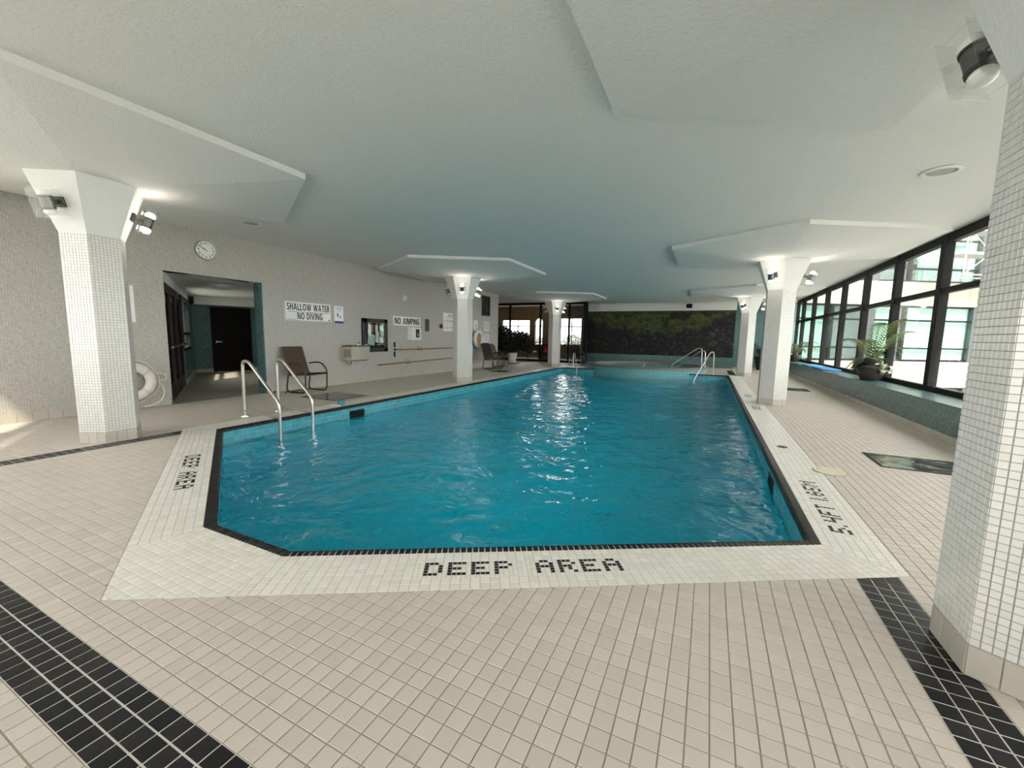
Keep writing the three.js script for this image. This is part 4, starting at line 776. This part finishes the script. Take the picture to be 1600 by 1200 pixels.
// ------------------------------------------------------------------ mats and floor fittings
function mat(label, pts, y = 0.006) {
  const cx = pts.reduce((s, p) => s + p[0], 0) / pts.length, cz = pts.reduce((s, p) => s + p[1], 0) / pts.length, g = thing('floor_mat', label, 'mat', [cx, 0.001, cz]);
  const loc = pts.map(([x, z]) => [x - cx, z - cz]);
  mesh('pad', prism(loc, 0, y), std({ color: lin(0.02, 0.02, 0.021), roughness: 0.16, bumpMap: waterBump, bumpScale: 0.012 }), g);
  mesh('border', prism(loc.map(([x, z]) => [x * 1.03, z * 1.04]), 0, y * 0.6, [loc.map(([x, z]) => [x * 0.995, z * 0.995]).reverse()]), M.frame, g);
}
mat('wet black rubber mat beside the teal window ledge', [[1.74, 5.52], [2.62, 5.52], [2.62, 6.13], [1.74, 6.13]]);
mat('black rubber mat on the walkway behind the column', [[1.8, 13.1], [2.5, 13.1], [2.5, 13.8], [1.8, 13.8]]);
mat('dark grey mat in front of the brown sling chair', [[-7.45, 5.62], [-6.5, 5.62], [-6.5, 6.45], [-7.45, 6.45]]);
mat('dark mat in front of the far pair of chairs', [[-7.4, 13.4], [-6.7, 13.4], [-6.7, 14.0], [-7.4, 14.0]]);
{
  const g = thing('drain_grate', 'black ribbed drain grate in the floor by the far column', 'drain', [0.87, 0.001, 19.0]);
  mesh('tray', rbx(0.22, 0.01, 2.4, 0.004).translate(0, 0.004, 0), M.frame, g); for (let i = -1; i <= 1; i++) mesh('rib', rbx(0.025, 0.008, 2.36, 0.003).translate(i * 0.07, 0.011, 0), M.bronze, g);
  const d = thing('floor_drain', 'small round black drain lid in the white pool border', 'drain', [0.9, 0.001, 5.95]);
  mesh('lid', cyl(0.055, 0.058, 0.006, 28).translate(0, 0.003, 0), M.black, d); mesh('boss', cyl(0.02, 0.022, 0.004, 16).translate(0, 0.007, 0), M.bronze, d);
  const c = thing('skimmer_lid', 'round pale cream skimmer lid on the walkway', 'lid', [1.18, 0.001, 5.03]);
  mesh('plate', cyl(0.135, 0.14, 0.008, 40).translate(0, 0.004, 0), std({ color: lin(0.62, 0.57, 0.43), roughness: 0.6, bumpMap: waterBump, bumpScale: 0.01 }), c);
  const bump = []; for (let r = 1; r < 5; r++) for (let k = 0; k < r * 7; k++) bump.push(cyl(0.006, 0.007, 0.003, 6).translate(Math.cos(k / (r * 7) * 6.283) * r * 0.026, 0.0095, Math.sin(k / (r * 7) * 6.283) * r * 0.026));
  mesh('studs', merge(bump), std({ color: lin(0.68, 0.63, 0.49), roughness: 0.6 }), c);
  const t = thing('chlorine_float', 'small teal and white cap on the pool edge by the ladder', 'cap', [-6.0, 0.0, 5.33]);
  mesh('cap', cyl(0.06, 0.06, 0.09, 24).translate(0, 0.046, 0), std({ color: lin(0.05, 0.25, 0.28), roughness: 0.4 }), t); mesh('flange', rbx(0.2, 0.02, 0.1, 0.01).translate(-0.02, 0.012, 0.12), M.white, t);
}
for (const [x, z, a, lab] of [[-8.25, 5.6, 0.4, 'dark brown sandal on the floor nearer the corridor opening'], [-8.02, 5.74, 0.9, 'dark brown sandal on the floor nearer the sling chair']]) {
  const g = thing('sandal', lab, 'sandal', [x, 0, z], a, 'pair of sandals');
  const sh = new THREE.Shape(); sh.absellipse(0, 0, 0.05, 0.14, 0, 6.2832); const br = std({ color: lin(0.06, 0.035, 0.025), roughness: 0.7 });
  mesh('sole', new THREE.ExtrudeGeometry(sh, { depth: 0.025, bevelEnabled: false }).rotateX(-Math.PI / 2), br, g); mesh('strap', new THREE.TorusGeometry(0.05, 0.012, 8, 16, Math.PI).scale(1, 0.7, 2.4).translate(0, 0.02, -0.05), br, g);
}
{ // blue foam pads on the ledge
  const blue = [lin(0.03, 0.17, 0.42), lin(0.05, 0.25, 0.42)];
  for (const [z, L, x, lab, k] of [[15.2, 1.5, 3.2, 'bright blue foam pad on the teal window ledge', 0], [16.9, 1.3, 3.2, 'paler blue foam pad on the far part of the ledge', 1]]) {
    const g = thing('foam_pad', lab, 'pad', [x, 0.5, z]);
    mesh('pad', rbx(0.44, 0.04, L, 0.015).translate(0, 0.021, 0), std({ color: blue[k], roughness: 0.5 }), g); mesh('fold', rbx(0.445, 0.006, 0.012, 0.002, 1).translate(0, 0.042, 0), M.frame, g);
  }
}

// ------------------------------------------------------------------ sling chairs
function chair(label, X, Z, turn, { sling = [0.085, 0.045, 0.03], frame = M.bronze, towel } = {}) { // faces local +z
  const g = thing('patio_chair', label, 'chair', [X, 0, Z], turn, 'sling patio chairs');
  const P = (x, y, z) => new THREE.Vector3(x, y, z), sm = std({ color: lin(...sling), roughness: 0.75, bumpMap: weave, bumpScale: 0.001 });
  for (const s of [-1, 1]) {
    const x = s * 0.3;
    mesh('side_frame', pipe([P(x, 0.4, -0.2), P(x, 0.02, -0.27), P(x, 0.02, 0.27), P(x, 0.5, 0.29), P(x, 0.66, 0.1), P(x, 0.62, -0.22)], 0.018, 0.12, 60, 8), frame, g);
    mesh('seat_rail', pipe([P(s * 0.26, 0.42, 0.3), P(s * 0.26, 0.38, -0.2), P(s * 0.26, 0.98, -0.4)], 0.017, 0.07, 40, 8), frame, g);
  }
  for (const [a, b, r] of [[P(-0.3, 0.4, 0.27), P(0.3, 0.4, 0.27), 0.012], [P(-0.3, 0.39, -0.2), P(0.3, 0.39, -0.2), 0.012], [P(-0.26, 0.98, -0.4), P(0.26, 0.98, -0.4), 0.014], [P(-0.3, 0.02, -0.22), P(0.3, 0.02, -0.22), 0.012]]) mesh('crossbar', rod(a, b, r), frame, g);
  const sheet = (pts, w, th) => { // a sling following a curve in y-z
    const c = new THREE.CatmullRomCurve3(pts.map(([y, z]) => P(0, y, z))), pos = [], n = 14, q = c.getPoints(n), tn = q.map((_, i) => c.getTangent(i / n)), out = (i, s, t) => { const nrm = P(0, -tn[i].z, tn[i].y); return [s * w / 2, q[i].y + nrm.y * t, q[i].z + nrm.z * t]; };
    for (let i = 0; i < n; i++) for (const [a, b, cc, d] of [[[i, -1, th], [i, 1, th], [i + 1, 1, th], [i + 1, -1, th]], [[i, 1, 0], [i, -1, 0], [i + 1, -1, 0], [i + 1, 1, 0]], [[i, -1, 0], [i, -1, th], [i + 1, -1, th], [i + 1, -1, 0]], [[i, 1, th], [i, 1, 0], [i + 1, 1, 0], [i + 1, 1, th]]]) { const A = out(...a), B = out(...b), C = out(...cc), D = out(...d); pos.push(...A, ...B, ...C, ...A, ...C, ...D); }
    const geo = new THREE.BufferGeometry(); geo.setAttribute('position', new THREE.Float32BufferAttribute(pos, 3)); geo.computeVertexNormals(); return uvm(geo);
  };
  mesh('seat', sheet([[0.425, 0.31], [0.4, 0.18], [0.375, 0], [0.38, -0.18]], 0.52, 0.008), sm, g);
  mesh('backrest', sheet([[0.4, -0.205], [0.6, -0.27], [0.8, -0.335], [0.985, -0.405]], 0.52, 0.008), sm, g);
  if (towel) {
    const a = tag(mesh('towel', uvm(sheet([[0.62, -0.245], [0.85, -0.325], [1.02, -0.405], [0.9, -0.43], [0.68, -0.35]], 0.4, 0.012)), std({ color: lin(0.02, 0.017, 0.02), roughness: 0.95 })), 'black towel draped over a far chair back', 'towel'); a.position.copy(g.position); a.rotation.y = turn;
    const b = tag(mesh('towel', uvm(sheet([[0.445, 0.26], [0.42, 0.1], [0.41, -0.05]], 0.36, 0.02)), std({ color: lin(0.6, 0.56, 0.52), roughness: 0.95 })), 'white towel lying on a far chair seat', 'towel'); b.position.copy(g.position); b.rotation.y = turn;
  }
  return g;
}
chair('brown sling patio chair by the corridor opening', -8.02, 6.2, Math.PI / 2 + 0.1);
chair('patio chair with a black towel over its back below the life ring', -7.72, 14.35, Math.PI / 2 - 0.2, { towel: true, sling: [0.03, 0.025, 0.025] });
chair('brown sling patio chair beside the big dark pot plant', -8.1, 15.75, Math.PI / 2 + 0.15, { sling: [0.12, 0.075, 0.045] });
chair('black patio chair between the handrail and the lounge glass', -5.75, 19.2, Math.PI, { sling: [0.012, 0.011, 0.012], frame: M.satin });
{ // lounge furniture
  const g = thing('armchair', 'armchair with a red and pink floral cushion behind the lounge glass', 'armchair', [-8.0, 0, 21.4], 0.4);
  const dk = std({ color: lin(0.04, 0.02, 0.018), roughness: 0.8 });
  mesh('seat_base', rbx(0.8, 0.4, 0.75, 0.05, 3).translate(0, 0.22, 0), dk, g); mesh('back', rbx(0.8, 0.6, 0.18, 0.06, 3).rotateX(-0.15).translate(0, 0.65, -0.33), dk, g);
  for (const s of [-1, 1]) mesh('arm', rbx(0.15, 0.55, 0.72, 0.05, 3).translate(s * 0.42, 0.3, 0), dk, g);
  mesh('cushion', rbx(0.55, 0.36, 0.16, 0.07, 3).rotateX(-0.25).translate(0, 0.62, -0.15), std({ roughness: 0.85, map: tex(128, (u, v) => { const n = fbm(u, v, 8, 3, 301); return n > 0.52 ? [0.75, 0.15, 0.3] : n > 0.44 ? [0.8, 0.5, 0.6] : [0.25, 0.05, 0.08]; }, { srgb: true, size: 1 }) }), g);
  const t = thing('coffee_table', 'low pale round table behind the lounge glass', 'table', [-9.6, 0, 22.2]);
  mesh('top', cyl(0.5, 0.5, 0.04, 36).translate(0, 0.46, 0), M.white, t); mesh('stem', cyl(0.05, 0.06, 0.44, 16).translate(0, 0.23, 0), M.bronze, t); mesh('base', cyl(0.28, 0.3, 0.03, 28).translate(0, 0.015, 0), M.bronze, t);
}

// ------------------------------------------------------------------ plants
function blades(list) { const g = merge(list); g.computeVertexNormals(); return g; }
function frond(len, rise, droop, n, w) { // a feather leaf in the x-y plane growing along +x
  const c = new THREE.QuadraticBezierCurve3(new THREE.Vector3(0, 0, 0), new THREE.Vector3(len * 0.45, rise, 0), new THREE.Vector3(len, rise - droop, 0)), parts = [new THREE.TubeGeometry(c, 14, 0.007, 5)];
  for (let i = 2; i < n; i++) for (const s of [-1, 1]) {
    const t = i / n, p = c.getPoint(t), d = c.getTangent(t), l = w * Math.sin(Math.PI * Math.min(1, 0.15 + t * 0.85)) * (0.9 + 0.2 * hash(i, s + 5, 3)) + 0.03;
    const dir = new THREE.Vector3(d.x * 0.75, d.y * 0.75 - 0.15, s * 0.75).normalize().multiplyScalar(l), side = new THREE.Vector3(d.x, d.y, 0).multiplyScalar(0.0115), up = new THREE.Vector3(0, 0.002, 0);
    const a = p.clone().sub(side), b = p.clone().add(side), m = p.clone().addScaledVector(dir, 0.5), m1 = m.clone().sub(side).add(up), m2 = m.clone().add(side).add(up), e = p.clone().add(dir), e2 = e.clone(); e2.y -= 0.02;
    const q = []; for (const v of [a, b, m2, a, m2, m1, m1, m2, e2]) q.push(v.x, v.y, v.z);
    const g = new THREE.BufferGeometry(); g.setAttribute('position', new THREE.Float32BufferAttribute(q, 3)); g.setAttribute('uv', new THREE.Float32BufferAttribute(new Array(18).fill(0), 2)); g.computeVertexNormals(); parts.push(g);
  }
  return merge(parts);
}
const leafM = (r, g, b) => phys({ color: lin(r, g, b), roughness: 1, transmission: 0.3, thickness: 0, side: THREE.DoubleSide });
const soil = std({ color: lin(0.03, 0.02, 0.014), roughness: 1 });
function palm(label, p, pot, fronds, mats, group) {
  const g = thing('potted_palm', label, 'potted plant', p, 0, group);
  const [R, h] = pot;
  mesh('pot', toCreasedNormals(new THREE.LatheGeometry([[0.001, 0], [R * 0.62, 0], [R * 0.72, h * 0.2], [R * 0.93, h * 0.62], [R * 0.94, h * 0.74], [R, h * 0.78], [R, h], [R * 0.93, h], [R * 0.9, h * 0.8], [0.001, h * 0.8]].map(([x, y]) => new THREE.Vector2(x, y)), 40), 0.6), std({ color: lin(0.022, 0.016, 0.012), roughness: 0.5 }), g);
  mesh('soil', cyl(R * 0.9, R * 0.9, 0.02, 32).translate(0, h * 0.83, 0), soil, g);
  fronds.forEach(([ang, len, rise, droop, m], i) => { const o = mesh('frond', frond(len * 0.9, rise * 0.86, droop, 27, 0.2), mats[m ?? i % mats.length], g); o.position.set(Math.cos(ang) * 0.03, h * 0.84, Math.sin(ang) * 0.03); o.rotation.y = ang; });
  return g;
}
{
  const gm = [leafM(0.06, 0.11, 0.015), leafM(0.03, 0.055, 0.015), leafM(0.09, 0.12, 0.018)];
  const P1 = palm('potted palm in a dark bowl pot on the teal window ledge', [3.22, 0.5, 11.45], [0.27, 0.34], [[2.2, 0.8, 0.98, 0.3, 2], [1.5, 0.75, 0.85, 0.15, 0], [-1.25, 0.85, 1.2, 0.02, 2], [-0.9, 0.8, 1.05, 0.15, 0], [-1.7, 0.7, 1.2, 0.1, 0], [0.9, 0.6, 0.7, 0.4, 1], [2.9, 0.45, 0.35, 0.35, 1], [-2.5, 0.5, 0.45, 0.35, 1], [1.9, 0.65, 0.25, 0.35, 1], [-1.5, 0.5, 0.4, 0.25, 1], [3.4, 0.4, 0.3, 0.3, 1]], gm);
  // broad striped leaves hanging over the pot
  const stripe = phys({ roughness: 0.95, transmission: 0.2, thickness: 0, side: THREE.DoubleSide, map: tex(64, (u, v) => (Math.abs(u - 0.5) < 0.06 || Math.sin((v * 3 + Math.abs(u - 0.5) * 2) * 20) > 0.35 ? [0.75, 0.76, 0.62] : [0.22, 0.3, 0.2]), { srgb: true, size: 1 }) });
  const leafShape = (l, w, curl) => { const g = new THREE.PlaneGeometry(w, l, 6, 10).translate(0, l / 2, 0), p = g.attributes.position; for (let i = 0; i < p.count; i++) { const t = p.getY(i) / l, k = Math.pow(Math.sin(Math.PI * Math.min(1, 0.04 + t * 0.95)), 0.7); p.setX(i, p.getX(i) * k); p.setZ(i, Math.sin(t * curl) * l * 0.45 - Math.abs(p.getX(i)) * 0.25); p.setY(i, Math.cos(t * curl * 0.9) * t * l); } g.computeVertexNormals(); return g; };
  for (const [a, l, y, tilt] of [[0.3, 0.34, 0.3, 0.35], [0.75, 0.36, 0.3, 0.7], [1.2, 0.32, 0.3, 1.0], [0.9, 0.3, 0.27, 1.35], [0.4, 0.28, 0.27, 1.2], [3.4, 0.26, 0.3, 0.5]]) { const o = mesh('striped_leaf', leafShape(l, 0.14, 1.7), stripe, P1); o.rotation.order = 'YXZ'; o.rotation.set(tilt, a, 0); o.position.set(Math.sin(a) * 0.2, y, Math.cos(a) * 0.2); }
  const dk = [leafM(0.025, 0.045, 0.016), leafM(0.04, 0.06, 0.02)];
  const ring = (n, len, rise, droop) => Array.from({ length: n }, (_, i) => [i / n * 6.283 + 0.3 * hash(i, 1, 5), len * (0.8 + 0.4 * hash(i, 2, 5)), rise * (0.6 + 0.6 * hash(i, 3, 5)), droop * (0.7 + 0.6 * hash(i, 4, 5))]);
  palm('potted palm at the far end of the window ledge', [3.22, 0.5, 20.4], [0.22, 0.28], ring(9, 0.8, 0.9, 0.4), [leafM(0.1, 0.11, 0.04), ...dk]);
  palm('dark potted palm on the floor between the far column and the end wall', [2.2, 0, 21.9], [0.3, 0.62], ring(14, 0.95, 1.1, 0.5), dk);
  // weeping fig in front of the partition
  const g = thing('potted_fig', 'large dark bushy fig tree in a white pot in front of the glass lounge', 'potted plant', [-9.25, 0, 19.3]);
  mesh('pot', toCreasedNormals(new THREE.LatheGeometry([[0.001, 0], [0.26, 0], [0.26, 0.05], [0.2, 0.08], [0.27, 0.42], [0.29, 0.44], [0.29, 0.48], [0.25, 0.48], [0.24, 0.42], [0.001, 0.42]].map(([x, y]) => new THREE.Vector2(x, y)), 36), 0.6), M.white, g); mesh('soil', cyl(0.24, 0.24, 0.02, 28).translate(0, 0.43, 0), soil, g);
  for (let k = 0; k < 4; k++) mesh('stem', spline([new THREE.Vector3(0.03 * k - 0.05, 0.4, 0), new THREE.Vector3(0.1 * Math.cos(k * 1.7), 0.8, 0.1 * Math.sin(k * 1.7)), new THREE.Vector3(0.4 * Math.cos(k * 1.7), 1.25, 0.4 * Math.sin(k * 1.7))], 0.016, 14, 6), std({ color: lin(0.07, 0.05, 0.035), roughness: 0.9 }), g);
  const lg = new THREE.BufferGeometry(), pos = []; const q = new THREE.Quaternion(), e = new THREE.Euler(), v = new THREE.Vector3();
  const blobs = [[-0.55, 1.45, 0.0, 0.5], [0.1, 1.15, 0.1, 0.62], [0.75, 0.95, 0.0, 0.5], [-0.7, 1.0, 0.1, 0.45], [-0.1, 0.85, 0.3, 0.5], [0.5, 1.2, -0.2, 0.45], [1.0, 0.75, 0.1, 0.3]];
  for (let i = 0; i < 9000; i++) {
    const b = blobs[i % blobs.length], th = rr(0, 6.283), ph = Math.acos(rr(-1, 1)), r = b[3] * Math.pow(rnd(), 0.4), c = [b[0] + r * Math.sin(ph) * Math.cos(th), b[1] + r * Math.cos(ph) * 0.85, b[2] + r * Math.sin(ph) * Math.sin(th)];
    q.setFromEuler(e.set(rr(0, 6), rr(0, 6), rr(0, 6))); const s = rr(0.05, 0.08), L = [[0, -s, 0], [s * 0.42, 0, 0.006], [0, s, 0], [0, -s, 0], [0, s, 0], [-s * 0.42, 0, 0.006]];
    for (const p of L) { v.set(...p).applyQuaternion(q); pos.push(c[0] + v.x, c[1] + v.y, c[2] + v.z); }
  }
  lg.setAttribute('position', new THREE.Float32BufferAttribute(pos, 3)); lg.computeVertexNormals();
  mesh('foliage', lg, leafM(0.008, 0.013, 0.007), g).userData = { kind: 'stuff' };
}

// ------------------------------------------------------------------ outside: the wing across the court, a hoist, trees, ground
{
  struct(mesh('ground', new THREE.BoxGeometry(400, 1, 400).translate(0, -9.5, 0), std({ color: lin(0.3, 0.3, 0.28), roughness: 0.95, map: fineNoise })), 'grey ground far below the windows');
  const wing = thing('wing_building', 'cream building wing with dark window bands across the court', 'building', [3.75, 0, 25.0], Math.PI / 6); // local x runs along the facade, local z faces the court
  const conc = [std({ color: lin(0.5, 0.44, 0.32), roughness: 0.9, map: fineNoise }), std({ color: lin(0.47, 0.42, 0.3), roughness: 0.9, map: fineNoise })];
  const blind = std({ roughness: 0.7, map: tex([8, 256], (u, v) => { const f = (v * 26) % 1; return f < 0.14 ? [0.52, 0.6, 0.56] : [0.66, 0.75, 0.7]; }, { srgb: true, size: 1 }) });
  const pane = phys({ color: lin(0.86, 0.97, 0.93), roughness: 0.02, transmission: 1, thickness: 0 }), dim = std({ color: lin(0.06, 0.075, 0.075), roughness: 0.6 });
  const L = 18, B = 2.0;
  for (const [y0, y1] of [[-5.1, -3.8], [-0.95, 0.4], [3.25, 4.43], [7.3, 8.6]]) { let i = 0; for (let x = 0; x < L; x += 3.1) mesh('spandrel_panel', rbx(3.08, y1 - y0, 0.3, 0.02, 1).translate(x + 1.55, (y0 + y1) / 2, 0.05), conc[i++ % 2], wing); }
  mesh('core', new THREE.BoxGeometry(L, 14, 6).translate(L / 2, 1.6, -3.7), dim, wing);
  for (const [y0, y1] of [[-3.8, -0.95], [0.4, 3.25], [4.43, 7.3]]) for (let k = 0; k < L / B; k++) {
    const x = k * B, h = y1 - y0, w = mesh('window_frame', merge([new THREE.BoxGeometry(0.14, h, 0.16).translate(x, y0 + h / 2, 0), new THREE.BoxGeometry(B, 0.1, 0.12).translate(x + B / 2, y0 + 0.05, 0), new THREE.BoxGeometry(B, 0.08, 0.12).translate(x + B / 2, y0 + h * 0.24, 0), new THREE.BoxGeometry(B, 0.08, 0.12).translate(x + B / 2, y0 + h * 0.74, 0), new THREE.BoxGeometry(B, 0.08, 0.12).translate(x + B / 2, y1 - 0.04, 0)]), M.frame, wing);
    mesh('glass_pane', new THREE.BoxGeometry(B - 0.14, h * 0.24, 0.01).translate(x + B / 2, y0 + h * 0.12, -0.02), pane, w); mesh('glass_pane', new THREE.BoxGeometry(B - 0.14, h * 0.48, 0.01).translate(x + B / 2, y0 + h * 0.49, -0.02), pane, w); mesh('glass_pane', new THREE.BoxGeometry(B - 0.14, h * 0.24, 0.01).translate(x + B / 2, y0 + h * 0.86, -0.02), pane, w);
    const hsh = hash(k, Math.round(y0 * 10), 9);
    if (hsh > 0.22) mesh('blind', new THREE.BoxGeometry(B - (hsh > 0.75 ? 0.7 : 0.2), h - 0.1, 0.02).translate(x + B / 2 + (hsh > 0.75 ? 0.25 : 0), y0 + h / 2, -0.2), blind, w);
    if (k % 3 === 2) mesh('pier', rbx(0.5, h, 0.2, 0.02, 1).translate(x, y0 + h / 2, 0.02), dim, wing);
  }
  const s = thing('window_hoist', 'pale steel work platform with crossed braces hanging before the wing facade', 'work platform', [11.2, 4.5, 28.0], Math.PI / 6);
  const al = std({ color: lin(0.5, 0.5, 0.49), roughness: 0.4, metalness: 0.5 }), Q = (x, y, z) => new THREE.Vector3(x, y, z);
  for (const z of [0, 0.9]) for (let i = 0; i < 4; i++) mesh('post', rod(Q(i * 1.3 - 1.5, 0, z), Q(i * 1.3 - 1.5, 3.1, z), 0.035), al, s);
  for (const y of [0.05, 1.05, 2.1, 3.05]) for (const z of [0, 0.9]) mesh('rail', rod(Q(-1.7, y, z), Q(2.6, y, z), 0.03), al, s);
  for (let i = 0; i < 3; i++) for (const [a, b] of [[0.05, 1.05], [2.1, 1.05], [2.1, 3.05]]) mesh('brace', rod(Q(i * 1.3 - 1.5, a, 0.9), Q(i * 1.3 - 0.2, b, 0.9), 0.02), al, s);
  for (const y of [1.0, 2.05]) mesh('deck', rbx(4.2, 0.06, 0.95, 0.01, 1).translate(0.45, y, 0.45), al, s);
  for (const x of [-0.35, 0.05]) mesh('cable', rod(Q(x, -6, 1.0), Q(x, 4.5, 1.0), 0.018, 6), M.white, s);
  // trees beyond the lounge
  const leaf = leafM(0.07, 0.08, 0.065), bark = std({ color: lin(0.08, 0.06, 0.045), roughness: 0.9 });
  [[-18.6, 60, 7.4, 'the lounge window beside the mural'], [-24.6, 61, 7.0, 'the arched lounge window'], [-30, 62, 7.6, 'the wide lounge window']].forEach(([X, Z, H, w]) => {
    const t = thing('distant_tree', 'distant green tree seen through ' + w, 'tree', [X, -9, Z], 0, 'trees beyond the lounge windows'), pos = [];
    mesh('trunk', cyl(0.15, 0.28, H, 10).translate(0, H / 2, 0), bark, t);
    for (let k = 0; k < 1200; k++) { const th = rr(0, 6.283), ph = Math.acos(rr(-1, 1)), r = Math.pow(rnd(), 0.4), c = [2.2 * r * Math.sin(ph) * Math.cos(th), H + 1.4 + 1.9 * r * Math.cos(ph), 2.2 * r * Math.sin(ph) * Math.sin(th)], a = rr(0, 6.28), s2 = 0.22; pos.push(c[0] - s2 * Math.cos(a), c[1], c[2], c[0] + s2 * Math.cos(a), c[1] + s2 * 0.4, c[2] + s2, c[0], c[1] + s2, c[2] - s2 * Math.sin(a)); }
    const g = new THREE.BufferGeometry(); g.setAttribute('position', new THREE.Float32BufferAttribute(pos, 3)); g.computeVertexNormals(); mesh('crown', g, leaf, t).userData = { kind: 'stuff' };
  });
}
renderer.render(scene, camera);
